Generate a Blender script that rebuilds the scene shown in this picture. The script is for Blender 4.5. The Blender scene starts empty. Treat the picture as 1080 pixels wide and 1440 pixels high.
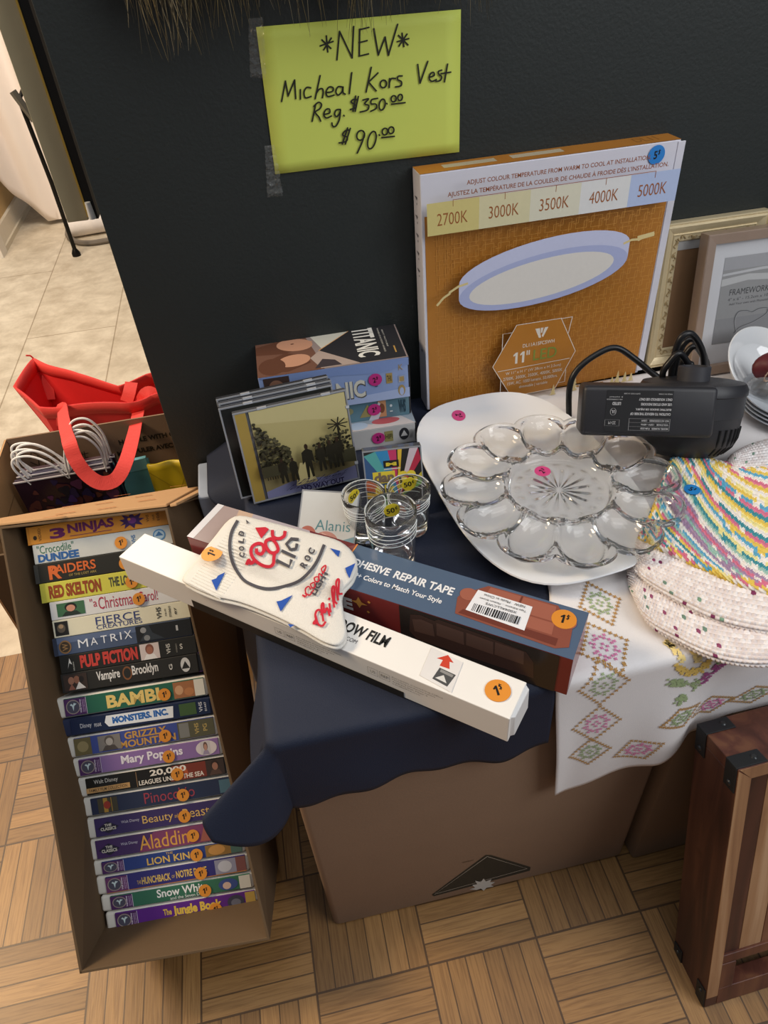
import bpy, bmesh, math, random
from mathutils import Vector, Matrix
random.seed(7)
SC = bpy.context.scene
COL = SC.collection
V = Vector

# ------------------------------------------------------------------ camera
FPX = 988.437
CAM_H = 1.09004
CR = V((0.97776, -0.20041, -0.06188)).normalized()
CF = V((0.10998, 0.74107, -0.66236)).normalized()
CR = (CR - CF * CR.dot(CF)).normalized()
CU = CR.cross(CF)
CC = V((0, 0, CAM_H))
cam_d = bpy.data.cameras.new('camera')
cam_d.sensor_fit = 'HORIZONTAL'
cam_d.sensor_width = 36
cam_d.lens = FPX / 1080 * 36
cam_d.clip_start = 0.02
cam = bpy.data.objects.new('camera', cam_d)
COL.objects.link(cam)
cam.matrix_world = Matrix(((CR.x, CU.x, -CF.x, 0), (CR.y, CU.y, -CF.y, 0), (CR.z, CU.z, -CF.z, CAM_H), (0, 0, 0, 1)))
SC.camera = cam

# ------------------------------------------------------------------ world, lights, exposure
SC.view_settings.view_transform = 'Standard'
SC.view_settings.look = 'None'
SC.view_settings.gamma = 1.0
SC.view_settings.exposure = 0.0
SC.view_settings.use_curve_mapping = False
W = bpy.data.worlds.new('world')
SC.world = W
W.use_nodes = True
W.node_tree.nodes['Background'].inputs[0].default_value = (0.80, 0.88, 1.0, 1)
W.node_tree.nodes['Background'].inputs[1].default_value = 0.17

def area(name, loc, target, size, power, color):
    d = bpy.data.lights.new(name, 'AREA')
    d.shape = 'RECTANGLE'
    d.size, d.size_y = size
    d.energy = power
    d.color = color
    o = bpy.data.objects.new(name, d)
    COL.objects.link(o)
    o.location = loc
    o.rotation_euler = (V(target) - V(loc)).to_track_quat('-Z', 'Y').to_euler()
    return o
area('window_daylight', (1.35, -0.55, 1.75), (0.25, 0.55, 0.5), (1.1, 1.1), 20, (0.97, 0.985, 1.0))
area('room_ceiling_light', (0.15, 0.25, 2.1), (0.15, 0.55, 0.5), (1.2, 0.7), 7.5, (0.97, 0.97, 0.98))
area('hall_ceiling_light', (-0.95, 2.45, 2.25), (-0.85, 2.6, 0.2), (0.9, 0.9), 50, (1.0, 0.88, 0.75))
area('side_ceiling_light', (-1.6, 1.0, 1.9), (-0.62, 0.85, 0), (0.5, 0.5), 38, (1.0, 0.78, 0.52))

# ------------------------------------------------------------------ helpers
def ray(px, py):
    return CF + CR * ((px - 540) / FPX) - CU * ((py - 720) / FPX)
def on_plane(px, py, p0, n):
    d = ray(px, py); n = V(n)
    return CC + d * ((V(p0) - CC).dot(n) / d.dot(n))
def onz(px, py, z): return on_plane(px, py, (0, 0, z), (0, 0, 1))
def ony(px, py, y): return on_plane(px, py, (0, y, 0), (0, 1, 0))
def at_depth(px, py, d): return CC + ray(px, py) * d

def srgb(h):
    c = []
    for i in (0, 2, 4):
        v = int(h[i:i + 2], 16) / 255
        c.append(v / 12.92 if v <= 0.04045 else ((v + 0.055) / 1.055) ** 2.4)
    return c
MATS = {}
def K(h, rough=0.5, metal=0.0, var=0.06, scale=60, bump=0.0, coat=0.0, spec=0.5, trans=0.0, alpha=1.0, ior=1.45, bscale=None):
    key = (h, rough, metal, var, scale, bump, coat, spec, trans, alpha, ior, bscale)
    if key in MATS: return MATS[key]
    m = bpy.data.materials.new('surface_' + h)
    m.use_nodes = True
    nt = m.node_tree; N = nt.nodes; L = nt.links
    b = N['Principled BSDF']
    b.inputs['Roughness'].default_value = rough
    b.inputs['Metallic'].default_value = metal
    b.inputs['Coat Weight'].default_value = coat
    b.inputs['Specular IOR Level'].default_value = spec
    b.inputs['Transmission Weight'].default_value = trans
    b.inputs['Alpha'].default_value = alpha
    b.inputs['IOR'].default_value = ior
    r, g, bl = srgb(h)
    tc = N.new('ShaderNodeTexCoord')
    if var > 0:
        no = N.new('ShaderNodeTexNoise'); no.inputs['Scale'].default_value = scale; no.inputs['Detail'].default_value = 4
        mx = N.new('ShaderNodeMix'); mx.data_type = 'RGBA'
        mx.inputs[6].default_value = (r * (1 - var), g * (1 - var), bl * (1 - var), 1)
        mx.inputs[7].default_value = (min(1, r * (1 + var)), min(1, g * (1 + var)), min(1, bl * (1 + var)), 1)
        L.new(tc.outputs['Object'], no.inputs['Vector']); L.new(no.outputs['Fac'], mx.inputs[0]); L.new(mx.outputs[2], b.inputs['Base Color'])
    else:
        b.inputs['Base Color'].default_value = (r, g, bl, 1)
    if bump > 0:
        n2 = N.new('ShaderNodeTexNoise'); n2.inputs['Scale'].default_value = bscale or scale * 4; n2.inputs['Detail'].default_value = 3
        bp = N.new('ShaderNodeBump'); bp.inputs['Strength'].default_value = bump; bp.inputs['Distance'].default_value = 0.002
        L.new(tc.outputs['Object'], n2.inputs['Vector']); L.new(n2.outputs['Fac'], bp.inputs['Height']); L.new(bp.outputs['Normal'], b.inputs['Normal'])
    MATS[key] = m
    return m
def P(h): return K(h, 0.55, var=0.03, scale=200)          # printed ink / paper
def GL(h): return K(h, 0.22, var=0.03, scale=90)           # glossy print

def props(o, label=None, cat=None, group=None, kind=None):
    if label: o['label'] = label
    if cat: o['category'] = cat
    if group: o['group'] = group
    if kind: o['kind'] = kind
    return o
def frame(o, x, up=None, y=None):
    """a right-handed frame at o; x = local X, then either local Z (up) or local Y roughly given"""
    o = V(o); x = V(x).normalized()
    if y is not None:
        y = V(y); y = (y - x * y.dot(x)).normalized(); z = x.cross(y)
    else:
        z = V(up if up is not None else (0, 0, 1)); z = (z - x * z.dot(x)).normalized(); y = z.cross(x)
    return Matrix(((x.x, y.x, z.x, o.x), (x.y, y.y, z.y, o.y), (x.z, y.z, z.z, o.z), (0, 0, 0, 1)))
def thing(name, label, cat, M=None, group=None):
    o = bpy.data.objects.new(name, None); COL.objects.link(o)
    o.empty_display_size = 0.03
    if M is not None: o.matrix_world = M if isinstance(M, Matrix) else Matrix.Translation(V(M))
    return props(o, label, cat, group)

FONT = {}
def glyphs(s, bold=0.0):
    k = (s, bold)
    if k not in FONT:
        cu = bpy.data.curves.new('t', 'FONT'); cu.body = s; cu.offset = bold; cu.resolution_u = 3
        ob = bpy.data.objects.new('t', cu)
        me = bpy.data.meshes.new_from_object(ob)
        vs = [v.co.copy() for v in me.vertices]; fs = [list(p.vertices) for p in me.polygons]
        bpy.data.objects.remove(ob); bpy.data.curves.remove(cu); bpy.data.meshes.remove(me)
        x0 = min(v.x for v in vs); x1 = max(v.x for v in vs); y0 = min(v.y for v in vs); y1 = max(v.y for v in vs)
        FONT[k] = ([((v.x - x0) / (x1 - x0), (v.y - y0) / max(1e-6, y1 - y0)) for v in vs], fs, (x1 - x0) / max(1e-6, y1 - y0))
    return FONT[k]

class MB:
    def __init__(s):
        s.v = []; s.f = []; s.m = []; s.mats = []; s.lv = 0
    def mi(s, m):
        if m not in s.mats: s.mats.append(m)
        return s.mats.index(m)
    def add(s, vs, fs, m):
        b = len(s.v); i = s.mi(m)
        s.v += [tuple(v) for v in vs]
        for f in fs:
            s.f.append([b + k for k in f]); s.m.append(i)
        return s
    def box(s, a, b, m):
        x0, y0, z0 = a; x1, y1, z1 = b
        s.add([(x0, y0, z0), (x1, y0, z0), (x1, y1, z0), (x0, y1, z0), (x0, y0, z1), (x1, y0, z1), (x1, y1, z1), (x0, y1, z1)],
              [(0, 3, 2, 1), (4, 5, 6, 7), (0, 1, 5, 4), (1, 2, 6, 5), (2, 3, 7, 6), (3, 0, 4, 7)], m)
        return s
    def hexa(s, p, m):
        return s.add(p, [(0, 3, 2, 1), (4, 5, 6, 7), (0, 1, 5, 4), (1, 2, 6, 5), (2, 3, 7, 6), (3, 0, 4, 7)], m)
    def prism(s, pts, z0, z1, m):
        n = len(pts)
        s.add([(x, y, z0) for x, y in pts] + [(x, y, z1) for x, y in pts],
              [tuple(range(n))[::-1], tuple(range(n, 2 * n))] + [(i, (i + 1) % n, n + (i + 1) % n, n + i) for i in range(n)], m)
        return s
    def tube(s, pts, r, m, seg=8, closed=False, flat=1.0):
        pts = [V(p) for p in pts]; n = len(pts); vs = []; up = None
        for i, p in enumerate(pts):
            a = pts[(i - 1) % n] if closed or i > 0 else p
            b = pts[(i + 1) % n] if closed or i < n - 1 else p
            t = (b - a).normalized()
            if up is None:
                up = V((0, 0, 1)) if abs(t.z) < 0.9 else V((1, 0, 0))
            up = (up - t * up.dot(t)).normalized(); sd = t.cross(up)
            rr = r[i] if isinstance(r, (list, tuple)) else r
            for k in range(seg):
                an = 2 * math.pi * k / seg
                vs.append(p + sd * (math.cos(an) * rr) + up * (math.sin(an) * rr * flat))
        fs = []
        for i in range(n if closed else n - 1):
            for k in range(seg):
                j = (i + 1) % n
                fs.append((i * seg + k, i * seg + (k + 1) % seg, j * seg + (k + 1) % seg, j * seg + k))
        if not closed:
            fs.append(tuple(range(seg))[::-1]); fs.append(tuple((n - 1) * seg + k for k in range(seg)))
        return s.add(vs, fs, m)
    def lathe(s, prof, m, seg=40, c=(0, 0, 0), shape=None, closed=False):
        """prof: (r, z) list; shape(angle) scales the radius"""
        vs = []; n = len(prof)
        for r, z in prof:
            for k in range(seg):
                a = 2 * math.pi * k / seg
                q = shape(a) if shape else 1
                vs.append((c[0] + r * q * math.cos(a), c[1] + r * q * math.sin(a), c[2] + z))
        fs = []
        for i in range(n if closed else n - 1):
            j = (i + 1) % n
            for k in range(seg):
                fs.append((i * seg + k, i * seg + (k + 1) % seg, j * seg + (k + 1) % seg, j * seg + k))
        if not closed:
            if prof[0][0] > 1e-5: fs.append(tuple(range(seg))[::-1])
            if prof[-1][0] > 1e-5: fs.append(tuple((n - 1) * seg + k for k in range(seg)))
        return s.add(vs, fs, m)
    def grid(s, fn, nu, nv, m, mat_fn=None, wrap=False):
        b = len(s.v)
        for j in range(nv + 1):
            for i in range(nu + 1):
                s.v.append(tuple(fn(i / nu, j / nv)))
        for j in range(nv):
            for i in range(nu):
                a = b + j * (nu + 1) + i
                s.f.append([a, a + 1, a + nu + 2, a + nu + 1])
                s.m.append(s.mi(mat_fn(i, j) if mat_fn else m))
        return s
    # ---- flat printing on a plane: pl = (origin, xdir, ydir)
    def on(s, o, x, y, eps=0.00025):
        s.O, s.X, s.Y = V(o), V(x), V(y)
        s.Nn = s.X.normalized().cross(s.Y.normalized()); s.eps = eps; s.lv = 0
        return s
    def _p(s, x, y, lv): return s.O + s.X * x + s.Y * y + s.Nn * (s.eps + 0.00003 * lv)
    def poly(s, pts, m):
        s.lv += 1
        return s.add([s._p(x, y, s.lv) for x, y in pts], [tuple(range(len(pts)))], m)
    def rect(s, x0, y0, x1, y1, m): return s.poly([(x0, y0), (x1, y0), (x1, y1), (x0, y1)], m)
    def ell(s, cx, cy, rx, ry, m, n=24, rot=0):
        c, q = math.cos(rot), math.sin(rot)
        return s.poly([(cx + rx * math.cos(a) * c - ry * math.sin(a) * q, cy + rx * math.cos(a) * q + ry * math.sin(a) * c)
                       for a in [2 * math.pi * k / n for k in range(n)]], m)
    def stroke(s, pts, w, m, closed=False, ar=1.0):
        """round-ended pen line; ar = length of local Y unit / X unit"""
        s.lv += 1
        P2 = [V((x, y * ar)) for x, y in pts]; n = len(P2)
        if closed: P2.append(P2[0]); n += 1
        L_, R_ = [], []
        for i, p in enumerate(P2):
            a = P2[max(0, i - 1)]; b = P2[min(n - 1, i + 1)]
            if closed and i in (0, n - 1): a, b = P2[n - 2], P2[1]
            t = b - a
            t = t.normalized() if t.length > 1e-9 else V((1, 0))
            nn = V((-t.y, t.x)) * (w / 2)
            if not closed and i == 0: p = p - t * w * 0.4
            if not closed and i == n - 1: p = p + t * w * 0.4
            L_.append(p + nn); R_.append(p - nn)
        vs = [s._p(p.x, p.y / ar, s.lv) for p in L_] + [s._p(p.x, p.y / ar, s.lv) for p in R_]
        return s.add(vs, [(n + i, n + i + 1, i + 1, i) for i in range(n - 1)], m)
    def text(s, t, x0, y0, x1, y1, m, bold=0.0, shear=0.0, rot=0):
        """text stretched into the rectangle; rot in quarter turns"""
        vs, fs, _ = glyphs(t, bold); s.lv += 1; out = []
        for u, v in vs:
            u2 = (u + shear * v) / (1 + shear) if shear else u
            if rot == 0: a, b = u2, v
            elif rot == 1: a, b = 1 - v, u2
            elif rot == 2: a, b = 1 - u2, 1 - v
            else: a, b = v, 1 - u2
            out.append(s._p(x0 + a * (x1 - x0), y0 + b * (y1 - y0), s.lv))
        return s.add(out, fs, m)
    def curve_text(s, t, cx, cy, r, a0, a1, h, m, bold=0.03):
        """letters on an arc from angle a0 to a1 (radians), baseline radius r"""
        n = len(t)
        for i, ch in enumerate(t):
            if ch == ' ': continue
            a = a0 + (a1 - a0) * (i + 0.5) / n
            vs, fs, asp = glyphs(ch, bold); s.lv += 1
            w = min(abs(a1 - a0) / n * r * 0.8, h * asp * 1.2)
            cw = 1 if a1 < a0 else -1
            rad = V((math.cos(a), math.sin(a))); tan = V((math.sin(a), -math.cos(a))) * cw
            out = []
            for u, v in vs:
                q = V((cx, cy)) + rad * (r + (v * h) * cw) + tan * ((u - 0.5) * w)
                out.append(s._p(q.x, q.y, s.lv))
            s.add(out, fs, m)
    def build(s, name, parent=None, smooth=False, bevel=0.0, bseg=2, sub=0, solid=0.0, M=None, weld=False, angle=40):
        me = bpy.data.meshes.new(name)
        me.from_pydata(s.v, [], s.f)
        for m in s.mats: me.materials.append(m)
        me.polygons.foreach_set('material_index', s.m)
        if bevel > 0 or weld:
            bm = bmesh.new(); bm.from_mesh(me)
            if weld: bmesh.ops.remove_doubles(bm, verts=bm.verts, dist=1e-5)
            if bevel > 0:
                es = [e for e in bm.edges if len(e.link_faces) == 2 and e.calc_face_angle(0) > 0.5]
                bmesh.ops.bevel(bm, geom=es, offset=bevel, segments=bseg, profile=0.5, affect='EDGES')
            bm.to_mesh(me); bm.free()
        me.update()
        if smooth:
            me.shade_smooth()
            if angle < 180:
                me.set_sharp_from_angle(angle=math.radians(angle))
        o = bpy.data.objects.new(name, me); COL.objects.link(o)
        if parent is not None: o.parent = parent
        if M is not None: o.matrix_world = M
        if solid:
            md = o.modifiers.new('thickness', 'SOLIDIFY'); md.thickness = solid; md.offset = -1
        if sub:
            md = o.modifiers.new('smooth', 'SUBSURF'); md.levels = sub; md.render_levels = sub
        return o

def catmull(pts, n=8, closed=False):
    pts = [V(p) for p in pts]; out = []; N = len(pts)
    for i in range(N if closed else N - 1):
        p1, p2 = pts[i], pts[(i + 1) % N]
        p0 = pts[(i - 1) % N] if closed or i > 0 else p1
        p3 = pts[(i + 2) % N] if closed or i < N - 2 else p2
        for k in range(n):
            t = k / n
            out.append(0.5 * ((2 * p1) + (p2 - p0) * t + (2 * p0 - 5 * p1 + 4 * p2 - p3) * t * t + (3 * p1 - p0 - 3 * p2 + p3) * t ** 3))
    if not closed: out.append(pts[-1])
    return out
def smooth(a, b, x):
    t = max(0.0, min(1.0, (x - a) / (b - a))); return t * t * (3 - 2 * t)

INK = P('151312')
def sticker(parent, o, x, y, col, big, small, r=0.0087, tilt=0.0, lift=0.0004):
    """round paper price dot; o,x,y in the parent's local frame"""
    x = V(x).normalized(); y = V(y).normalized()
    c, s_ = math.cos(tilt), math.sin(tilt)
    x, y = x * c + y * s_, y * c - x * s_
    n = x.cross(y); o = V(o) + n * lift
    m = K(col, 0.5, var=0.02)
    b = MB(); vs = []
    for k in range(28):
        a = 2 * math.pi * k / 28; vs.append(o + (x * math.cos(a) + y * math.sin(a)) * r)
    vs += [v + n * 0.0003 for v in vs]
    b.add(vs, [tuple(range(28))[::-1], tuple(range(28, 56))] + [(i, (i + 1) % 28, 28 + (i + 1) % 28, 28 + i) for i in range(28)], m)
    st = b.build('price_sticker', parent)
    t = MB().on(o + n * 0.0003, x * r, y * r, 0.0002)
    if len(big) > 1:
        t.text(big, -0.70, -0.42, 0.34, 0.40, INK, 0.03); t.text(small, 0.42, 0.02, 0.70, 0.40, INK, 0.02); t.stroke([(0.60, 0.52), (0.52, -0.10)], 0.06, INK)
    else:
        if big == '1':
            t.poly([(-0.22, -0.42), (-0.03, -0.42), (0.09, 0.44), (-0.04, 0.44), (-0.28, 0.26), (-0.26, 0.14), (-0.10, 0.20)], INK)
        else: t.text(big, -0.36, -0.42, 0.10, 0.42, INK, 0.025, 0.12)
        t.stroke([(0.42, 0.36), (0.30, 0.42), (0.22, 0.32), (0.36, 0.20), (0.34, 0.06), (0.18, 0.06)], 0.085, INK); t.stroke([(0.34, 0.50), (0.26, -0.04)], 0.05, INK)
    t.build('price_lettering', st)
    return st
# ------------------------------------------------------------------ setting
T = 0.505                                   # height of the covered table boxes
WY = 0.905                                  # face of the dark wall
def parquet():
    m = bpy.data.materials.new('oak_finger_parquet'); m.use_nodes = True
    nt = m.node_tree; N = nt.nodes; L = nt.links; b = N['Principled BSDF']
    def math_(op, a, b_=None, c=None):
        n = N.new('ShaderNodeMath'); n.operation = op
        for i, q in enumerate((a, b_, c)):
            if q is None: continue
            if isinstance(q, (int, float)): n.inputs[i].default_value = q
            else: L.new(q, n.inputs[i])
        return n.outputs[0]
    tc = N.new('ShaderNodeTexCoord'); sp = N.new('ShaderNodeSeparateXYZ'); L.new(tc.outputs['Object'], sp.inputs[0])
    S = 0.1524
    gx = math_('DIVIDE', math_('ADD', sp.outputs[0], 0.555767 + 4 * S), S)
    gy = math_('DIVIDE', math_('ADD', sp.outputs[1], -0.604035 + 8 * S), S)
    cx = math_('FLOOR', gx); cy = math_('FLOOR', gy)
    fx = math_('FRACT', gx); fy = math_('FRACT', gy)
    par = math_('FLOORED_MODULO', math_('ADD', cx, cy), 2.0)
    u = math_('ADD', math_('MULTIPLY', par, fx), math_('MULTIPLY', math_('SUBTRACT', 1.0, par), fy))
    st = math_('FLOOR', math_('MULTIPLY', u, 6.0)); fs = math_('FRACT', math_('MULTIPLY', u, 6.0))
    cb = N.new('ShaderNodeCombineXYZ'); L.new(cx, cb.inputs[0]); L.new(cy, cb.inputs[1]); L.new(st, cb.inputs[2])
    wn = N.new('ShaderNodeTexWhiteNoise'); wn.noise_dimensions = '3D'; L.new(cb.outputs[0], wn.inputs['Vector'])
    # grain, stretched along the strip
    al = math_('ADD', math_('MULTIPLY', par, gy), math_('MULTIPLY', math_('SUBTRACT', 1.0, par), gx))
    ac = math_('ADD', math_('MULTIPLY', par, gx), math_('MULTIPLY', math_('SUBTRACT', 1.0, par), gy))
    gv = N.new('ShaderNodeCombineXYZ'); L.new(math_('MULTIPLY', al, 3.2), gv.inputs[0]); L.new(math_('MULTIPLY', ac, 62.0), gv.inputs[1]); L.new(math_('MULTIPLY', wn.outputs['Value'], 40.0), gv.inputs[2])
    no = N.new('ShaderNodeTexNoise'); no.inputs['Scale'].default_value = 1.0; no.inputs['Detail'].default_value = 5; no.inputs['Distortion'].default_value = 0.6
    L.new(gv.outputs[0], no.inputs['Vector'])
    r1 = N.new('ShaderNodeValToRGB'); cr = r1.color_ramp
    cr.elements[0].position = 0.0; cr.elements[0].color = (*srgb('7f5d35'), 1); cr.elements[1].position = 1.0; cr.elements[1].color = (*srgb('a67d4b'), 1)
    e = cr.elements.new(0.5); e.color = (*srgb('946e40'), 1)
    L.new(wn.outputs['Value'], r1.inputs[0])
    r2 = N.new('ShaderNodeValToRGB'); r2.color_ramp.elements[0].position = 0.30; r2.color_ramp.elements[0].color = (0.62, 0.56, 0.50, 1); r2.color_ramp.elements[1].position = 0.58; r2.color_ramp.elements[1].color = (1.05, 1.05, 1.05, 1)
    L.new(no.outputs['Fac'], r2.inputs[0])
    mx = N.new('ShaderNodeMix'); mx.data_type = 'RGBA'; mx.blend_type = 'MULTIPLY'; mx.inputs[0].default_value = 0.85
    L.new(r1.outputs[0], mx.inputs[6]); L.new(r2.outputs[0], mx.inputs[7])
    # seams: strips and blocks
    e1 = math_('MINIMUM', fs, math_('SUBTRACT', 1.0, fs))
    e2 = math_('MINIMUM', math_('MINIMUM', fx, math_('SUBTRACT', 1.0, fx)), math_('MINIMUM', fy, math_('SUBTRACT', 1.0, fy)))
    gap = math_('MAXIMUM', math_('MULTIPLY', math_('LESS_THAN', e1, 0.036), 0.80), math_('MULTIPLY', math_('LESS_THAN', e2, 0.009), 0.85))
    m2 = N.new('ShaderNodeMix'); m2.data_type = 'RGBA'; L.new(gap, m2.inputs[0]); L.new(mx.outputs[2], m2.inputs[6]); m2.inputs[7].default_value = (*srgb('3d2815'), 1)
    L.new(m2.outputs[2], b.inputs['Base Color'])
    b.inputs['Roughness'].default_value = 0.42
    bp = N.new('ShaderNodeBump'); bp.inputs['Strength'].default_value = 0.35; bp.inputs['Distance'].default_value = 0.001
    L.new(math_('SUBTRACT', math_('MULTIPLY', no.outputs['Fac'], 0.4), gap), bp.inputs['Height']); L.new(bp.outputs['Normal'], b.inputs['Normal'])
    return m
def tile():
    m = bpy.data.materials.new('beige_stone_tile'); m.use_nodes = True
    nt = m.node_tree; N = nt.nodes; L = nt.links; b = N['Principled BSDF']
    tc = N.new('ShaderNodeTexCoord')
    n1 = N.new('ShaderNodeTexNoise'); n1.inputs['Scale'].default_value = 11; n1.inputs['Detail'].default_value = 9; n1.inputs['Roughness'].default_value = 0.65; n1.inputs['Distortion'].default_value = 0.25
    L.new(tc.outputs['Object'], n1.inputs['Vector'])
    r = N.new('ShaderNodeValToRGB'); r.color_ramp.elements[0].position = 0.35; r.color_ramp.elements[0].color = (*srgb('b2a590'), 1); r.color_ramp.elements[1].position = 0.66; r.color_ramp.elements[1].color = (*srgb('d4c9b5'), 1)
    L.new(n1.outputs['Fac'], r.inputs[0])
    br = N.new('ShaderNodeTexBrick'); br.inputs['Scale'].default_value = 1.0; br.inputs['Brick Width'].default_value = 1.22; br.inputs['Row Height'].default_value = 0.305; br.inputs['Mortar Size'].default_value = 0.0022; br.offset = 0.5
    br.inputs['Color1'].default_value = (1, 1, 1, 1); br.inputs['Color2'].default_value = (0.93, 0.92, 0.90, 1); br.inputs['Mortar'].default_value = (0.55, 0.50, 0.44, 1)
    mp = N.new('ShaderNodeMapping'); mp.inputs['Rotation'].default_value = (0, 0, math.pi / 2); mp.inputs['Location'].default_value = (0.0, -0.0776, 0)
    L.new(tc.outputs['Object'], mp.inputs['Vector']); L.new(mp.outputs[0], br.inputs['Vector'])
    mx = N.new('ShaderNodeMix'); mx.data_type = 'RGBA'; mx.blend_type = 'MULTIPLY'; mx.inputs[0].default_value = 1
    L.new(r.outputs[0], mx.inputs[6]); L.new(br.outputs['Color'], mx.inputs[7]); L.new(mx.outputs[2], b.inputs['Base Color'])
    b.inputs['Roughness'].default_value = 0.45
    return m
def struct(name, mb, **k):
    return props(mb.build(name, **k), kind='structure')
struct('floor', MB().box((-3, -1.2, -0.03), (3, 1.0, 0), parquet()))
struct('floor_hall', MB().box((-3, 1.0, -0.03), (3, 6, 0), tile()))
WALL = K('202524', 0.6, var=0.06, scale=9, bump=0.25, bscale=260)
struct('wall_back', MB().box((-0.1735, WY, 0), (3, WY + 0.05, 2.5), WALL), bevel=0.001)
struct('wall_hall_end', MB().box((-3, 5.2, 0), (3, 5.3, 2.5), K('e6d2ba', 0.8, scale=4)))
struct('wall_hall_left', MB().box((-1.25, 3.36, 0), (-1.10, 5.2, 2.5), K('c6a877', 0.8, scale=4)))
struct('baseboard_hall_left', MB().box((-1.10, 3.36, 0), (-1.085, 5.2, 0.09), K('e4dccb', 0.5)).box((-1.085, 3.36, 0), (-1.075, 5.2, 0.02), K('d5cbb6', 0.5)))
struct('trim_hall_casing', MB().box((-1.26, 3.28, 0), (-1.075, 3.36, 2.3), K('e9e2d6', 0.5)))

# --- hall things seen past the end of the dark wall
def hall():
    # white sheet over a rack
    t = thing('draped_sheet', 'white sheet hanging in a curve from a rack in the tiled hall', 'sheet', (-0.9, 3.6, 0))
    pts = [(-90, 150), (0, 262), (20, 284), (45, 306), (75, 329), (100, 343), (122, 345), (135, 340)]
    low = [ony(x, y, 3.55) for x, y in pts]
    b = MB()
    sh = K('f3e9e1', 0.75, var=0.04, scale=6)
    def fn(u, v):
        k = u * (len(low) - 1); i = min(int(k), len(low) - 2); p = low[i].lerp(low[i + 1], k - i)
        top = V((-1.2 + 0.55 * u, 3.55, 1.5))
        q = p.lerp(top, v)
        q.y += 0.03 * math.sin(u * 21 + v * 2) * (0.3 + v) + 0.10 * (1 - v) * math.sin(u * 3)
        q.z = max(q.z, 0.02)
        return q - V((-0.9, 3.6, 0))
    b.grid(fn, 60, 30, sh).build('sheet_cloth', t, smooth=True, solid=0.006)
    r = thing('metal_rack_leg', 'thin black metal rack leg standing in front of the white sheet', 'rack', (-0.757, 3.19, 0))
    a = ony(27, 140, 3.19); c = V((-0.757, 3.19, 0))
    bk = K('1c1a17', 0.35, metal=0.6)
    b = MB(); b.tube([(0, 0, 0.012), (a - c) * 0.5 + V((0.006, 0, 0)), a - c, a - c + V((0.04, 0.1, 0.06))], 0.0085, bk, 10); b.build('leg', r, smooth=True)
    MB().lathe([(0.0, 0), (0.018, 0), (0.018, 0.012), (0.009, 0.03), (0, 0.03)], bk, 14).build('rubber_foot', r, smooth=True)
    b = MB(); q = a - c
    b.tube([q + V((-0.01, -0.01, 0.03)), q + V((0.01, -0.012, -0.02)), q + V((0.03, -0.012, -0.07))], 0.014, K('77736a', 0.3, metal=0.7), 8)
    b.build('hinge_bracket', r, smooth=True)
    ring = catmull([onz(97, 318, 0.012), onz(96, 332, 0.012), onz(112, 341, 0.012), onz(140, 340, 0.012), onz(170, 330, 0.012), onz(150, 305, 0.012)], 8)
    o = MB().tube(ring, 0.012, K('6f665b', 0.5), 8).build('floor_cord', smooth=True)
    props(o, 'grey cord curving over the hall tiles under the white sheet', 'cord')
    o = MB().tube([V((-0.80, 3.43, 0.045)), V((-0.55, 3.46, 0.045))], 0.043, K('efe6de', 0.8, bump=0.2), 14).build('rolled_towel', smooth=True)
    props(o, 'white rolled towel lying on the tiles behind the rack leg', 'towel')
    # olive panel beside the wall end
    Y = 0.97
    tl, bl, br_, tr = ony(0, 60, Y), ony(97, 314, Y), ony(122, 304, Y), ony(42, 0, Y)
    o = V((-0.227, Y, 0.80))
    t = thing('hanging_panel', 'narrow olive grey board with gold edge hanging beside the dark wall', 'panel', o)
    w = 0.0255
    MB().box((0, 0, 0), (w, 0.03, 0.7), K('a09678', 0.6, scale=20, bump=0.15)).build('board', t, bevel=0.0006)
    MB().box((w, -0.001, 0.004), (w + 0.0022, 0.028, 0.7), K('c8a548', 0.35, metal=0.4)).build('gold_edge', t)
    MB().box((w + 0.0022, 0.001, 0.0), (w + 0.0125, 0.03, 0.7), K('0d0c09', 0.6)).build('black_channel', t)
    b = MB(); b.tube([(w + 0.006, -0.003, 0.002), (w + 0.006, -0.003, 0.022)], [0.0045, 0.0035], K('c9cbcb', 0.35), 10); b.build('white_bumper', t, smooth=True)
hall()
# ------------------------------------------------------------------ boxes that make the table
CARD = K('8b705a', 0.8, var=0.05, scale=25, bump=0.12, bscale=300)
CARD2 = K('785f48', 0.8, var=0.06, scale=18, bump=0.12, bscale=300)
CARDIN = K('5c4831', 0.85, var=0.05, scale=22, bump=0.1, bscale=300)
KRAFT = K('b98f62', 0.8, var=0.05, scale=25, bump=0.1, bscale=300)

t = thing('cardboard_box', 'large brown cardboard box with black triangle mark under the navy cloth', 'box', (-0.064, 0.3735, 0))
MB().box((0, 0, 0), (0.4315, 0.41, T - 0.004), CARD).build('carton', t, bevel=0.009, bseg=3, smooth=True, angle=30)
b = MB().on((0.064, -0.3735, 0), (1, 0, 0), (0, 0, 1), 0.0)      # X,Z in world, on the front face
def wxz(px, py, y=0.3735):
    p = ony(px, py, y); return (p.x, p.z)
b.O = V((0.064, 0, 0)); b.Nn = V((0, -1, 0)); b.eps = 0.0004
BLK = P('23241f'); 
tri = [wxz(*q) for q in ((607, 1258), (683, 1202), (690, 1202), (746, 1219), (745, 1224), (610, 1260))]
b.poly(tri, BLK)
tri2 = [wxz(*q) for q in ((611, 1257), (685, 1204), (741, 1221))]
b.stroke(tri2, 0.0012, P('cbbfae'), closed=True)
leaf = [(660, 1250), (668, 1248), (664, 1244), (671, 1243), (668, 1238), (676, 1240), (680, 1235), (683, 1239), (691, 1236), (689, 1240), (696, 1240), (690, 1244), (694, 1246), (684, 1248), (680, 1252), (676, 1249), (670, 1251)]
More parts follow.
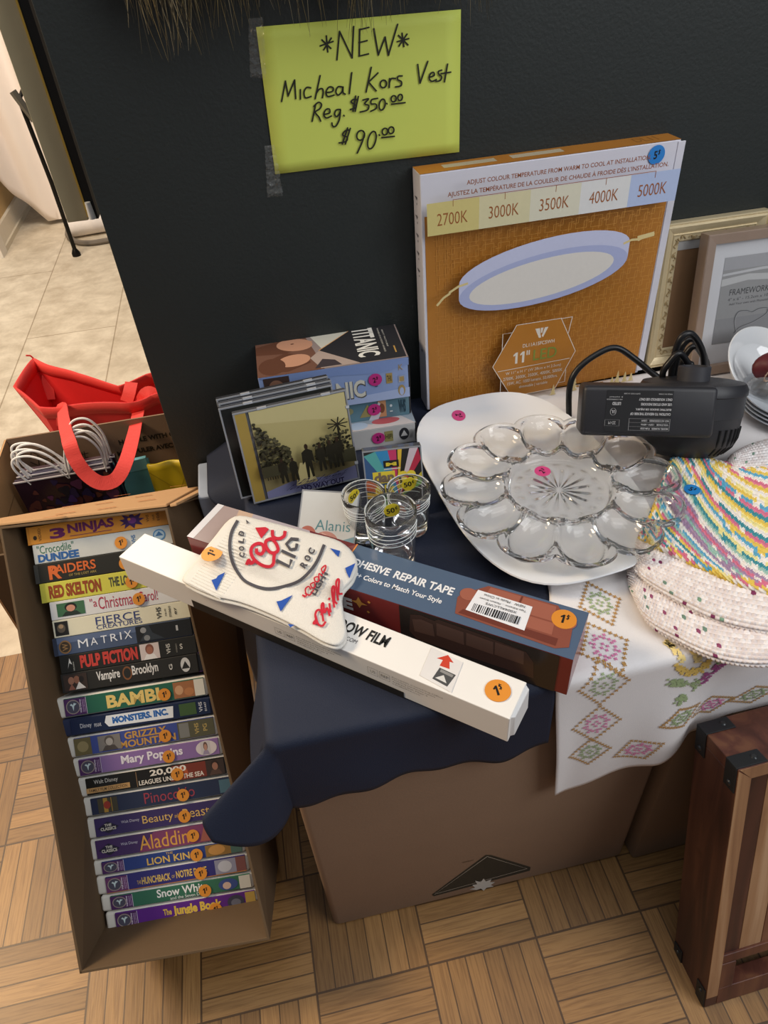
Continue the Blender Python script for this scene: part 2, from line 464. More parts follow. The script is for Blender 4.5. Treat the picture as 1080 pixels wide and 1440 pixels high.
b.poly([wxz(*q) for q in leaf], P('c4c0b8'))
x0, z0 = wxz(650, 1214); x1, z1 = wxz(666, 1207)
b.text('www.cg', x0, z0, x1, z0 + 0.004, P('5a4632'), 0.02)
b.build('printed_mark', t)
t = thing('cardboard_box', 'plain brown cardboard box standing behind the wooden crate', 'box', frame((0.3785, 0.3655, 0), (1, 0.02, 0)))
MB().box((0, 0, 0), (0.46, 0.40, T - 0.004), CARD2).build('carton', t, bevel=0.006, bseg=2, smooth=True, angle=30)
t = thing('storage_box', 'pale grey box showing under the back left corner of the navy cloth', 'box', (-0.147, 0.815, 0))
MB().box((0, 0, 0), (0.085, 0.085, 0.452), K('9aa3b2', 0.7)).build('body', t, bevel=0.003)

# ------------------------------------------------------------------ navy cloth
NAVY = K('171f33', 0.75, var=0.10, scale=14, bump=0.25, bscale=900)
def navy_fn(p, q):
    """flat sheet coordinates -> draped position (corner of the table at x=-.064, y=.3735)"""
    xe, ye = -0.066, 0.3725
    dp = max(0.0, xe - p); dq = max(0.0, ye - q)
    r = 0.008
    z0 = T - 0.0012
    if dp <= 0 and dq <= 0: return V((p, q, z0))
    d = math.hypot(dp, dq); phi = math.atan2(dp, dq)
    diag = math.sin(2 * phi) ** 2 if dp > 0 and dq > 0 else 0.0
    bend = min(d, r * 1.57); out = r * math.sin(bend / r); down = r * (1 - math.cos(bend / r)); rest = d - bend
    tilt = 0.02 + 0.95 * diag + (0.10 * smooth(0.0, 0.08, rest) * (0.5 + 0.5 * math.sin(p * 33 + 1.0)) * (1 - smooth(0.12, 0.19, p)) if dp <= 0 else 0) + (0.35 * smooth(0.52, 0.42, q) + 1.02 * smooth(0.74, 0.81, q) if dq <= 0 else 0)
    out += rest * math.sin(tilt) + 0.002; down += rest * math.cos(tilt)
    return V((min(p, xe) if dp > 0 else p, 0, 0)) * 0 + V((max(p, xe) - out * math.sin(phi) * (1 + 0.30 * diag), max(q, ye) - out * math.cos(phi) * (1 - 0.45 * diag), z0 - down))
b = MB()
P0, P1 = -0.158, 0.262
def nfn(u, v):
    p = P0 + (P1 - P0) * u
    hem = 0.3725 - (0.122 - 0.02 * (1 - u) ** 3 + 0.012 * math.sin(u * 9.0) - 0.02 * u + 0.004 * math.sin(u * 31))
    q = hem + (0.90 - hem) * v
    lm = 0.030 + 0.046 * smooth(0.52, 0.40, q) + 0.046 * smooth(0.72, 0.80, q)   # how far it hangs on the left
    p1 = 0.2085 + 0.052 * smooth(0.385, 0.46, q)
    p2 = -0.066 - lm + (p1 + 0.066 + lm) * u
    return navy_fn(p2, q)
b.grid(nfn, 110, 110, NAVY)
o = b.build('navy_cloth', smooth=True, solid=0.0016, angle=180)
props(o, 'navy blue cloth draped over the cardboard box table with a hanging corner', 'cloth')

# ------------------------------------------------------------------ embroidered white cloth
LINEN = K('e4e0df', 0.8, var=0.03, scale=500, bump=0.2, bscale=1400)
EY = 0.3715
def emb_left(q):
    if q >= EY: return 0.2065 + 0.042 * smooth(EY, 0.50, q)
    return 0.2065 + 0.020 * (EY - q) / 0.23
def emb_fn(p, q):
    if q >= EY:
        return V((p, q, T + 0.0016))
    d = EY - q; r = 0.010
    bend = min(d, r * 1.57); out = r * math.sin(bend / r); down = r * (1 - math.cos(bend / r)); rest = d - bend
    w = smooth(0.0, 0.14, rest)
    y = EY - 0.003 - out * 0.7 - w * (0.020 * math.exp(-((p - 0.345) / 0.035) ** 2) + 0.010 * math.exp(-((p - 0.215) / 0.02) ** 2) - 0.004 * math.sin(p * 40)) + 0.010 * w * smooth(0.36, 0.40, p)
    if p > 0.372: y = min(y, EY - 0.007)
    return V((p, y, T + 0.0016 - down - rest * 0.99))
def emb_len(p):
    return 0.228 - 0.040 * smooth(0.22, 0.32, p) - 0.052 * smooth(0.32, 0.42, p) + 0.012 * smooth(0.36, 0.385, p)
def efn(u, v):
    ll = emb_len(0.21 + 0.6 * u)
    q = (EY - ll) + (0.86 - EY + ll) * v
    p = emb_left(q) + (0.83 - emb_left(q)) * u
    return emb_fn(p, q)
b = MB(); b.grid(efn, 150, 120, LINEN)
E_ = b.build('embroidered_cloth', smooth=True, solid=0.0010, angle=180)
props(E_, 'white linen tablecloth with pink and green cross stitch diamonds hanging over the edge', 'tablecloth')
# embroidery: cross stitches lying on the cloth
def emb_pt(p, q, lift=0.0011):
    a = emb_fn(p, q); dx = emb_fn(p + 0.001, q) - a; dy = emb_fn(p, q + 0.001) - a
    n = dx.cross(dy).normalized(); return a + n * lift
EB = MB()
def stitch(p, q, m, s=0.0016):
    for k in (0, 1):
        e = s * 0.42
        a, c = ((-s, -s), (s, s)) if k == 0 else ((-s, s), (s, -s))
        nx, ny = -(c[1] - a[1]), (c[0] - a[0]); l = math.hypot(nx, ny); nx, ny = nx / l * e, ny / l * e
        EB.add([emb_pt(p + x, q + y, 0.0010 + 0.0002 * k) for x, y in ((a[0] + nx, a[1] + ny), (a[0] - nx, a[1] - ny), (c[0] - nx, c[1] - ny), (c[0] + nx, c[1] + ny))], [(0, 1, 2, 3)], m)
TAN, PINK, GREEN, YEL, PURP = (K(c, 0.7, var=0.1) for c in ('b58a4e', 'd97fab', '9cae80', 'e6c468', 'a3528a'))
def diamond(cx, cy, hw, hh, col, rot=0.0):
    c, s_ = math.cos(rot), math.sin(rot)
    def put(x, y, m, s=0.0014): stitch(cx + x * c - y * s_, cy + x * s_ + y * c, m, s)
    n = 7
    for a, bb in (((0, hh), (hw, 0)), ((hw, 0), (0, -hh)), ((0, -hh), (-hw, 0)), ((-hw, 0), (0, hh))):
        for k in range(n):
            f = k / n; put(a[0] + (bb[0] - a[0]) * f, a[1] + (bb[1] - a[1]) * f, TAN, 0.0016)
    for k in range(8):
        a = k * math.pi / 4
        for rr in (0.38, 0.52):
            put(math.cos(a + 0.2) * hw * rr, math.sin(a + 0.2) * hh * rr, col)
        put(math.cos(a + 0.55) * hw * 0.42, math.sin(a + 0.55) * hh * 0.42, col)
    for k in range(4): put(math.cos(k * 1.57) * hw * 0.13, math.sin(k * 1.57) * hh * 0.13, col)
def pq(px, py):
    """sheet coordinates under a point of the hanging front or the top"""
    w = onz(px, py, T)
    if w.y >= EY: return (w.x, w.y)
    w = ony(px, py, EY - 0.012); return (w.x, EY - (T - w.z) - 0.004)
for (px, py, hw, hh, col, rt) in [(843, 850, 0.022, 0.030, GREEN, 0.0), (850, 912, 0.025, 0.032, PINK, 0.1), (850, 968, 0.026, 0.032, GREEN, 0.0), (838, 1020, 0.026, 0.031, PINK, 0.0),
                              (828, 1058, 0.023, 0.026, GREEN, 0.05), (892, 1048, 0.027, 0.020, PINK, 0.5), (952, 1003, 0.024, 0.016, GREEN, 0.3), (1002, 998, 0.026, 0.016, PINK, 0.15), (1062, 984, 0.028, 0.016, GREEN, 0.1), (1118, 972, 0.028, 0.016, PINK, 0.05)]:
    diamond(*pq(px, py), hw, hh, col, rt)
rnd = random.Random(3)
def fill(pts, m, n):
    for k in range(n):
        i = rnd.randrange(len(pts) - 1); f = rnd.random()
        a, c = pts[i], pts[i + 1]
        x = a[0] + (c[0] - a[0]) * f + rnd.uniform(-4, 4); y = a[1] + (c[1] - a[1]) * f + rnd.uniform(-4, 4)
        stitch(*pq(x, y), m, 0.0014)
YEL2 = K('f0d88f', 0.7, var=0.1)
fill([(952, 940), (965, 950), (985, 946), (1000, 930)], YEL, 130); fill([(958, 918), (960, 935)], YEL2, 50); fill([(980, 920), (982, 932)], YEL2, 40)
fill([(985, 962), (1005, 945), (1022, 934)], PURP, 80); fill([(940, 963), (965, 962)], GREEN, 60); fill([(948, 985), (960, 978)], GREEN, 45); fill([(972, 970), (980, 962)], GREEN, 20); fill([(1008, 935), (1016, 932)], GREEN, 18)
for q_ in [(812, 545), (824, 542), (838, 545), (846, 540), (858, 543), (866, 539), (830, 552), (852, 550)]:
    w = onz(q_[0], q_[1], T); stitch(w.x, w.y, TAN, 0.0022); stitch(w.x + 0.004, w.y - 0.003, INK, 0.0016)
EB.build('cross_stitch', E_)

# ------------------------------------------------------------------ box of video tapes, tipped back against the wall end
A0 = at_depth(112, 1370, 0.85); A1 = at_depth(380, 1322, 0.85); A2 = at_depth(235, 714, 0.925); A3 = at_depth(-2, 741, 0.925)
AC = (onz(393, 1188, 0.002) - A1) * 0.92 - CU * 0.012                          # into the box
VX = (A1 - A0).normalized()
VM = frame(A0, VX, up=(A3 - A0))
VMI = VM.inverted()
box_t = thing('tape_box', 'open brown cardboard box tipped back and packed with video tapes', 'box', VM)
def vl(p): return VMI @ p
th = 0.0035
def panel(b, p, q, r, s_, inward, m):
    """a board with corners p q r s and a thickness vector"""
    c = [vl(x) for x in (p, q, r, s_)]; k = VM.to_3x3().inverted() @ inward
    b.hexa([c[0], c[1], c[2], c[3], c[0] + k, c[1] + k, c[2] + k, c[3] + k], m)
nx = VX * th; nz = (A3 - A0).normalized() * th; ny_ = AC.normalized() * th
b = MB()
AT = at_depth(311, 692, 1.165) - A2
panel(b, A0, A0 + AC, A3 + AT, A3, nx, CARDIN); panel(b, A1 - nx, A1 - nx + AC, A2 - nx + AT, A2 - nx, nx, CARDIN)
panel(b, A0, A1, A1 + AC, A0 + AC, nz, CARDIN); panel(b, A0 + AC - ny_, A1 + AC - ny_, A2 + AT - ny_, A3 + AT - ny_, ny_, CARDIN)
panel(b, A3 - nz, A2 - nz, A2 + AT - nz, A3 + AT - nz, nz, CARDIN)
b.build('carton', box_t, bevel=0.0007)
b = MB(); F3 = at_depth(288, 683, 1.150); F4 = at_depth(-14, 735, 0.985)
panel(b, A3 + nz * 0.3, A2 + nz * 0.3, F3, F4, nz * 1.2, KRAFT)
b.build('top_flap', box_t, bevel=0.0012)
b = MB(); F5 = at_depth(293, 684, 1.150)
panel(b, A2 + VX * 0.004, A2 + VX * 0.013, at_depth(312, 680, 1.150), F5, nz * 1.2, KRAFT)
b.build('side_flap', box_t, bevel=0.0012)
FN = (A2 - A3).cross(F4 - A3).normalized()
if FN.z < 0: FN = -FN
FO = A3 + nz * 1.5 + FN * 0.0006
R3 = VM.to_3x3().inverted()
b = MB().on(vl(FO), R3 @ V((1, 0, 0)), R3 @ FN.cross(V((1, 0, 0))))
b.O = vl(FO); b.X = R3 @ (A2 - A3).normalized(); b.Y = R3 @ FN.cross((A2 - A3).normalized()); b.Nn = R3 @ FN; b.eps = 0.0006
OR = P('b8672f')
for (px, py) in [(75, 727), (92, 722), (100, 712), (146, 708), (150, 715), (202, 698), (206, 704), (250, 684), (172, 697)]:
    w = on_plane(px, py, FO, FN) - FO; wx, wy = w.dot((A2 - A3).normalized()), w.dot(FN.cross((A2 - A3).normalized()))
    b.stroke([(wx - 0.010, wy - 0.003), (wx + 0.010, wy + 0.004)], 0.0042, OR)
b.build('orange_marks', box_t)
b = MB().on(vl(A1 + VX * 0.0004), R3 @ AC.normalized(), R3 @ (A2 - A1).normalized(), 0.0006)
b.poly([(0.02, 0.455), (0.075, 0.455), (0.075, 0.515), (0.02, 0.505)], K('8f8d86', 0.4)); b.poly([(0.012, 0.33), (0.045, 0.36), (0.06, 0.34), (0.02, 0.27)], K('a2937b', 0.35))
b.build('tape_patches', box_t)
# ------------------------------------------------------------------ the tapes
# the plane of the spines: flush with the opening at the top, set back at the bottom
TB0 = at_depth(150.7, 1311, 0.940); TB1 = at_depth(365.4, 1275, 0.945); TB2 = at_depth(40, 767.5, 0.945)
VM = frame(TB0, TB1 - TB0, up=TB2 - TB0)
VMI = VM.inverted()
SP = 0.0
def sp(px, py):
    return VMI @ on_plane(px, py, TB0, VM.to_3x3() @ V((0, 1, 0)))
WHITE_PL = K('dedbd2', 0.35, var=0.02)
def clam(mark='castle', cl='4d2a5c'):
    """left end of the clamshell spines: a purple panel with an oval seal and sideways lettering"""
    return [('r', 0.0, 0.03, 0.155, 0.97, cl), ('e', 0.062, 0.5, 0.050, 0.40, '9d8f86'), ('e', 0.062, 0.5, 0.044, 0.35, '4c4a5a'), ('p', [(0.04, 0.62), (0.055, 0.55), (0.062, 0.28), (0.07, 0.55), (0.088, 0.66), (0.07, 0.72), (0.062, 0.60), (0.052, 0.70)], 'c5d6d8'),
            ('v', 'Walt Disney', 0.108, 0.12, 0.124, 0.88, 'd9cfdc'), ('v', 'MASTERPIECE', 0.129, 0.15, 0.137, 0.85, 'b79cc0'), ('v', 'COLLECTION', 0.141, 0.15, 0.149, 0.85, 'b79cc0'), ('r', 0.155, 0.03, 0.158, 0.97, 'd8cfe0')]
def portrait(u0, v0, u1, v1, bg, skin, hair, cloth):
    """small unnamed head and shoulders"""
    cu, cv = (u0 + u1) / 2, (v0 + v1) / 2; w = u1 - u0; h = v1 - v0
    return [('r', u0, v0, u1, v1, bg), ('p', [(cu - w * .36, v0), (cu - w * .2, v0 + h * .33), (cu + w * .2, v0 + h * .33), (cu + w * .36, v0)], cloth), ('e', cu, cv + h * .14, w * .22, h * .33, hair), ('e', cu, cv + h * .06, w * .16, h * .25, skin)]
TAPES = [
 # title, label, pixel of the lower left spine corner, kind, length, sleeve colour, printing, sticker pixel
 ('orange slipcase video tape with purple title, topmost of the stack', (40, 767.5), 's', 'd98f33', [
   ('t', '3', .16, .16, .27, .74, '6a2458', .04), ('t', 'NINJAS', .29, .20, .62, .84, '6a2458', .04), ('r', .30, .16, .60, .19, '6a2458'), ('r', 0, 0, .02, 1, 'c47f2c'), ('e', .055, .36, .013, .12, '3b2a18'), ('v', 'VIDEO', .08, .15, .10, .85, '8a5a22'),
   ('p', [(.69, .45), (.66, .30), (.70, .36), (.69, .12), (.73, .28), (.76, .06), (.77, .3), (.82, .2), (.80, .42), (.84, .55), (.80, .6), (.82, .85), (.77, .72), (.75, .96), (.73, .74), (.68, .9), (.70, .65), (.66, .62)], '43265c'), ('e', .75, .5, .03, .16, '7c3d86'), ('e', .73, .6, .012, .08, 'd98f33'),
   ('v', 'VHS', .85, .3, .87, .7, '7a4a1c'), ('v', 'HI-FI', .895, .35, .91, .65, '7a4a1c'), ('v', '105', .925, .3, .945, .72, '7a4a1c')], None, 195),
 ('pale grey slipcase tape with green and blue title, second from the top', (49, 794.2), 's', 'c7c9c4', [
   ('t', '"Crocodile"', .03, .50, .29, .92, '2d6b4e', .0), ('t', 'DUNDEE', .03, .06, .32, .46, '2a5d9b', .05), ('v', 'VHS', .70, .3, .73, .75, '3c6ea0'), ('e', .90, .55, .045, .30, '4f86b5'), ('e', .90, .55, .036, .23, 'a9c2d2'), ('p', [(.87, .5), (.90, .74), (.93, .5)], '3c6ea0')], (171, 763), 195),
 ('black slipcase tape with orange slanting title, third from the top', (51, 822), 's', '22221d', [
   ('t', 'RAIDERS', .10, .36, .44, .84, 'd2662f', .02), ('t', 'R', .10, .12, .19, .84, 'd2662f', .03), ('t', 'OF THE LOST ARK', .24, .16, .44, .28, 'b09a54', .0), ('r', .0, .02, .03, .98, '3a3a36')], (177, 792), 193),
 ('bright yellow slipcase tape with maroon title, fourth from the top', (59.5, 848.7), 's', 'cfc94e', [
   ('t', 'RED SKELTON', .06, .16, .44, .84, '93431f', .05), ('t', 'THE LOST', .50, .30, .68, .80, '4a4a3a', .03), ('t', 'EPISODES', .76, .28, .96, .78, '4a4a3a', .03), ('r', 0, 0, .035, 1, 'bdb846')], (186, 818), 190),
 ('white slipcase tape with red script and a small green portrait, fifth from the top', (72.6, 873.3), 's', 'd8d7d6', [
   ('t', '"a', .29, .40, .34, .86, 'b03148', .0), ('t', 'Christmas', .35, .22, .62, .88, 'b03148', .0), ('t', 'Carol!"', .64, .26, .80, .86, 'b03148', .0), ('e', .90, .5, .03, .24, '555555'), ('e', .90, .5, .024, .19, 'd8d7d6'), ('t', 'S', .89, .38, .91, .62, '555555', .02)] + portrait(.05, .14, .25, .86, '3f6a4b', 'c98f78', '1c1f1c', '23302a'), (196, 842), 192),
 ('cream slipcase tape with thin navy capitals, sixth from the top', (76.5, 898), 's', 'ddd8bf', [
   ('t', 'FIERCE', .31, .40, .63, .84, '343f75', .0), ('t', 'CREATURES', .31, .12, .64, .36, '343f75', .0), ('r', .31, .37, .63, .385, '343f75'), ('r', .015, .1, .11, .9, '1d1d1c'), ('e', .06, .52, .03, .26, '5c5347'), ('e', .06, .62, .018, .12, 'a98d6d'), ('v', 'VHS', .75, .2, .785, .86, '3e3c36'), ('v', 'STEREO', .84, .2, .855, .84, '3e3c36'), ('v', 'HI-FI', .81, .3, .82, .7, '3e3c36'), ('v', '87', .88, .3, .895, .7, '3e3c36')], None, 192),
 ('blue grey slipcase tape with spaced white capitals, seventh from the top', (77, 923.7), 's', '46546f', [
   ('r', 0, 0, .03, 1, '2c3446'), ('r', .03, .66, .62, 1, '5a6987'), ('r', .60, .04, 1, .96, '191c20'), ('t', 'M', .18, .28, .25, .74, 'dfe3ea', .0), ('t', 'A', .27, .32, .32, .74, 'dfe3ea', .0), ('t', 'T', .345, .34, .39, .76, 'dfe3ea', .0), ('t', 'R', .415, .36, .465, .78, 'dfe3ea', .0), ('t', 'I', .485, .38, .495, .80, 'dfe3ea', .0), ('t', 'X', .515, .38, .57, .82, 'dfe3ea', .0),
   ('e', .085, .45, .045, .38, '8c6a43'), ('e', .085, .45, .036, .30, '3e3327'), ('v', 'W', .065, .25, .105, .65, '9c784c'), ('p', [(.62, .1), (.66, .5), (.64, .9), (.70, .95), (.72, .5), (.80, .1)], '2e353d'), ('e', .655, .7, .022, .16, '8d8f92'), ('e', .675, .25, .022, .16, '7d8083'), ('r', .89, .4, .905, .7, 'b9bcc0')], None, 192),
 ('black slipcase tape with bold red capitals and a bald man, eighth from the top', (86, 948.3), 's', '20201d', [
   ('t', 'PULP FICTION', .15, .16, .57, .88, 'bf3f36', .05), ('p', [(.055, .22), (.075, .82), (.09, .45), (.07, .55)], 'd2d0cb'), ('v', 'MIRAMAX', .095, .1, .105, .6, 'aaa8a0'), ('v', 'VHS', .78, .2, .81, .76, 'c6c4bd'), ('v', 'STEREO', .85, .2, .86, .7, '8f8d86'), ('t', 'S', .88, .35, .90, .65, 'c6c4bd', .02)] + portrait(.59, .06, .73, .94, 'cdbfbb', '9c6450', '7b4b3c', 'e0dcd9'), None, 190),
 ('black slipcase tape with tall narrow white lettering, lowest of the slipcase tapes', (88.3, 975.6), 's', '262522', [
   ('t', 'Vampire', .26, .24, .43, .86, 'dcdad6', .02), ('t', 'in', .475, .44, .495, .60, 'dcdad6', .02), ('t', 'Brooklyn', .52, .24, .71, .88, 'dcdad6', .02), ('e', .484, .54, .035, .36, '7c4f2f'), ('e', .484, .54, .026, .27, '262522'), ('v', 'G', .79, .35, .815, .65, 'cfcdc8'), ('e', .91, .5, .035, .38, 'cfd0d0'), ('p', [(.88, .3), (.91, .7), (.94, .3)], '262522'), ('r', .02, .08, .19, .92, '3a2d27'),
   ('e', .075, .6, .022, .2, '9c6e58'), ('e', .115, .62, .022, .2, '8a5d49'), ('p', [(.05, .12), (.075, .45), (.10, .12)], '8f5b4a'), ('p', [(.10, .12), (.13, .5), (.175, .14)], 'd8d3cd'), ('e', .15, .62, .018, .16, '211c1a')], None, 190),
 ('white clamshell tape with green spine and cream capitals, uppermost clamshell of the stack', (79, 1013), 'c', '2f6550', [
   ('t', 'BAMBI', .30, .12, .68, .84, 'e0c373', .04), ('r', .78, .05, .93, .95, 'a06a45'), ('r', .93, .04, 1, .96, 'd9d6cc'), ('e', .82, .5, .03, .26, 'c99b74'), ('e', .89, .35, .035, .22, 'b67a4e')] + clam(), (232, 976), 206),
 ('navy tape with blue title on a white panel, second of the clamshells', (87, 1038.7), 'c', '222c48', [
   ('p', [(.27, .20), (.73, .12), (.74, .86), (.26, .92), (.245, .5)], 'e3e6ea'), ('t', 'MONSTERS, INC.', .30, .26, .70, .78, '2764ad', .06), ('t', 'Disney', .07, .28, .15, .66, 'd7d9df', .0), ('t', 'PIXAR', .17, .32, .22, .54, 'd7d9df', .0), ('r', .78, .12, .90, .9, '3f5a34'), ('v', 'VHS', .92, .2, .945, .85, 'c4c9d4'), ('v', '01447', .96, .2, .975, .8, 'c4c9d4')], None, 206),
 ('blue clamshell tape with olive ends and gold two-line title, third of the clamshells', (93, 1068.6), 'c', '435093', [
   ('r', .0, .02, .12, .98, '6b613f'), ('e', .06, .5, .04, .3, '94865e'), ('t', 'GRIZZLY', .36, .52, .66, .92, 'c2934c', .03), ('t', 'MOUNTAIN', .32, .06, .72, .46, 'c2934c', .03), ('r', .74, .03, 1, .97, '565440'), ('r', .75, .1, .82, .9, '7c7c78'), ('v', 'VHS', .86, .2, .89, .8, 'b59d5e'), ('v', 'PG', .92, .3, .95, .7, 'b59d5e')] + portrait(.17, .08, .33, .92, '7e7974', 'a5a09b', '5a534d', '4e4743'), (233, 1034), 206),
 ('white clamshell tape with lilac spine and white title, fourth of the clamshells', (99.5, 1096), 'c', '8d6fa4', [
   ('t', 'Mary Poppins', .30, .18, .74, .84, 'e9e2ea', .03), ('e', .91, .5, .075, .45, 'd9cfd0')] + portrait(.87, .1, .94, .9, 'c9c3c4', 'b98d7c', '6a5148', '9c8fa8') + clam(), (238, 1063), 206),
 ('black clamshell tape with tan strip and white two-line title, fifth of the clamshells', (109, 1123.7), 'c', '25231f', [
   ('t', 'Walt Disney', .06, .55, .23, .86, 'd3cfc6', .0), ('r', .0, .12, .31, .42, 'c59a63'), ('t', 'FAMILY FILM COLLECTION', .02, .18, .29, .36, '3a2c1b', .01), ('r', .36, .05, .365, .95, '8a6d4e'), ('p', [(.60, .05), (.62, .95), (.86, .95), (.86, .05)], '7b3629'), ('e', .68, .45, .05, .4, 'b3542f'),
   ('t', '20,000', .46, .50, .72, .92, 'e6ded2', .03), ('t', 'LEAGUES UNDER THE SEA', .375, .12, .84, .40, 'e6ded2', .02)] + portrait(.86, .05, .99, .95, '3d312c', '9d6f5c', '33241e', '57423a'), (250, 1088), 206),
 ('dark slate clamshell tape with dull red title, sixth of the clamshells', (116, 1151), 'c', '30374e', [
   ('t', 'Pinocchio', .38, .18, .74, .84, 'a0404e', .0), ('r', .05, .06, .19, .94, '4a4536'), ('r', .09, .06, .12, .94, 'b28a3b'), ('e', .115, .5, .025, .24, '9d3b2f'), ('r', .145, .06, .15, .94, 'b28a3b'), ('r', .92, .1, 1, .9, '4c6b7a')], (258, 1117), 206),
 ('violet clamshell tape with yellow serif title and black diamond mark, seventh of the clamshells', (121.5, 1182), 'c', '413561', [
   ('t', 'Beauty', .34, .20, .56, .76, 'd8b066', .0), ('t', 'and the', .57, .38, .62, .60, 'd8b066', .0), ('t', 'Beast', .63, .26, .82, .78, 'd8b066', .0), ('t', 'Walt Disney', .19, .50, .32, .70, 'c9c4d4', .0), ('p', [(.02, .45), (.095, .78), (.17, .45), (.095, .12)], '2a2538'), ('t', 'THE', .07, .52, .12, .66, 'd5cfc0', .03), ('t', 'CLASSICS', .04, .30, .15, .48, 'd5cfc0', .03), ('p', [(.86, .05), (.9, .95), (1, .95), (1, .05)], '74476f')], (260, 1147), 206),
 ('plum clamshell tape with large gold title and black diamond mark, eighth of the clamshells', (123, 1212.8), 'c', '4a3461', [
   ('p', [(.30, .0), (.42, 1), (.98, 1), (.98, 0)], '7d3f62'), ('t', 'Aladdin', .31, .10, .66, .90, 'd9a049', .0), ('t', 'Walt Disney', .18, .50, .30, .70, 'c9c4d4', .0), ('p', [(.02, .45), (.095, .78), (.17, .45), (.095, .12)], '2a2538'), ('t', 'THE', .07, .52, .12, .66, 'd5cfc0', .03), ('t', 'CLASSICS', .04, .30, .15, .48, 'd5cfc0', .03), ('r', .92, .03, 1, .97, '2c2a33'), ('p', [(.74, .05), (.78, .9), (.9, .8), (.92, .05)], '9a5a4c')], (272, 1174), 206),
 ('deep blue clamshell tape with gold capitals and tan picture, fourth from the bottom', (131, 1234), 'c', '32437f', [
   ('t', 'THE', .46, .78, .51, .96, 'd8b25e', .0), ('t', 'LION KING', .32, .14, .68, .72, 'd8b25e', .02), ('r', .74, .03, .92, .97, '8d6a35'), ('e', .82, .5, .06, .4, 'c08c4b'), ('r', .92, .03, 1, .97, '4b675e')] + clam(), (277, 1201), 206),
 ('navy clamshell tape with orange left end and gold capitals, third from the bottom', (137, 1260.7), 'c', '3a3675', [
   ('t', 'THE', .22, .26, .25, .5, 'd8b566', .0), ('t', 'HUNCHBACK', .255, .20, .46, .66, 'd8b566', .03), ('t', 'OF', .468, .3, .49, .48, 'd8b566', .0), ('t', 'NOTRE DAME', .50, .24, .72, .70, 'd8b566', .03), ('r', .78, .05, .93, .95, '8f8fa4'), ('e', .85, .5, .05, .36, 'bfc0c9'), ('r', .93, .03, 1, .97, '7a4d4a'), ('r', 0, 0, 1, .04, 'c57d3a')] + clam('castle', '6a3a66'), (283, 1227), 206),
 ('white clamshell tape with green spine and white script, second from the bottom', (143.5, 1284.3), 'c', '3a6e58', [
   ('t', 'Snow White', .33, .34, .70, .94, 'e7e9e6', .02), ('t', 'and the Seven Dwarfs', .42, .06, .70, .28, 'e7e9e6', .0), ('e', .84, .5, .07, .42, '3d4f8c'), ('e', .83, .42, .03, .26, 'cfb2a5'), ('r', .92, .03, 1, .97, 'cfcdc4')] + clam(), (289, 1251), 206),
 ('purple clamshell tape with yellow title, bottom of the stack', (150.7, 1311), 'c', '5f2f86', [
   ('t', 'The', .34, .36, .40, .76, 'dcb94e', .03), ('t', 'Jungle Book', .41, .12, .76, .86, 'dcb94e', .05), ('e', .86, .5, .06, .42, '3f3f52'), ('e', .86, .45, .035, .24, '6d6f80'), ('r', .93, .02, 1, .98, 'b4974d')] + clam(), (304, 1277), 206),
]
low = [sp(*t_[1]) for t_ in TAPES]
ang = math.atan2((sp(365.4, 1275) - sp(150.7, 1311)).z, (sp(365.4, 1275) - sp(150.7, 1311)).x)
ca, sa = math.cos(ang), math.sin(ang)
def height(w): return -w.x * sa + w.z * ca                      # position along the stack
for i, (lab, pix, kind, colr, ops, stk, ln) in enumerate(TAPES):
    w = low[i]
    if i: thick = height(low[i - 1]) - height(w) - 0.0004
    else: thick = 0.0245
    thick = min(thick, 0.0285)
    Ln = ln / 1000
    M = VM @ Matrix.Translation((w.x, SP, w.z)) @ Matrix.Rotation(-ang, 4, 'Y')
    t = thing('video_tape', lab, 'video tape', M, 'video tapes stacked in the tipped box')
    if kind == 's':
        b = MB()
        MB().box((0.0015, 0.0012, 0.0012), (Ln + 0.0012, 0.100, thick - 0.0012), K('17171a', 0.4)).build('cassette', t, bevel=0.001)
        b.box((0, 0, 0), (Ln - 0.006, 0.103, thick), P(colr)); b.build('slipcase', t, bevel=0.0008)
        x0, xl = 0.0, Ln - 0.006; ez = 0.0004
    else:
        b = MB().box((0, 0, 0.0004), (Ln, 0.122, thick - 0.0004), WHITE_PL if i not in (10,) else P('2a3350'))
        b.build('clamshell_case', t, bevel=min(0.004, thick * 0.2), bseg=3, smooth=True)
        x0, xl = 0.014, Ln - 0.018
        MB().box((x0, -0.0012, 0.0022), (x0 + xl, 0.10, thick - 0.0022), GL(colr)).build('paper_insert', t, bevel=0.0005)
        ez = 0.0
    pb = MB().on((x0, -0.0012 if kind == 'c' else 0.0, 0.0022 if kind == 'c' else 0.0), (xl, 0, 0), (0, 0, thick - (0.0044 if kind == 'c' else 0)), 0.0003)
    for op in ops:
        k = op[0]; m = GL(op[-1]) if isinstance(op[-1], str) and kind == 'c' else None
        if k == 'r': pb.rect(op[1], op[2], op[3], op[4], P(op[5]))
        elif k == 'e': pb.ell(op[1], op[2], op[3], op[4], P(op[5]), 20)
        elif k == 'p': pb.poly(op[1], P(op[2]))
        elif k == 't': pb.text(op[1], op[2], op[3], op[4], op[5], P(op[6]), op[7])
        elif k == 'v': pb.text(op[1], op[2], op[3], op[4], op[5], P(op[6]), 0.02, rot=1)
    if pb.v: pb.build('spine_print', t)
    if stk:
        q = M.inverted() @ (VM @ (sp(*stk) + V((0, -0.0012, 0))))
        sticker(t, (q.x, -0.0022, max(0.0085, min(thick - 0.004, q.z))) if False else (q.x, -0.0022, q.z), (1, 0, 0), (0, 0, 1), 'd98c33', '1', '$', 0.0083, 0.16)
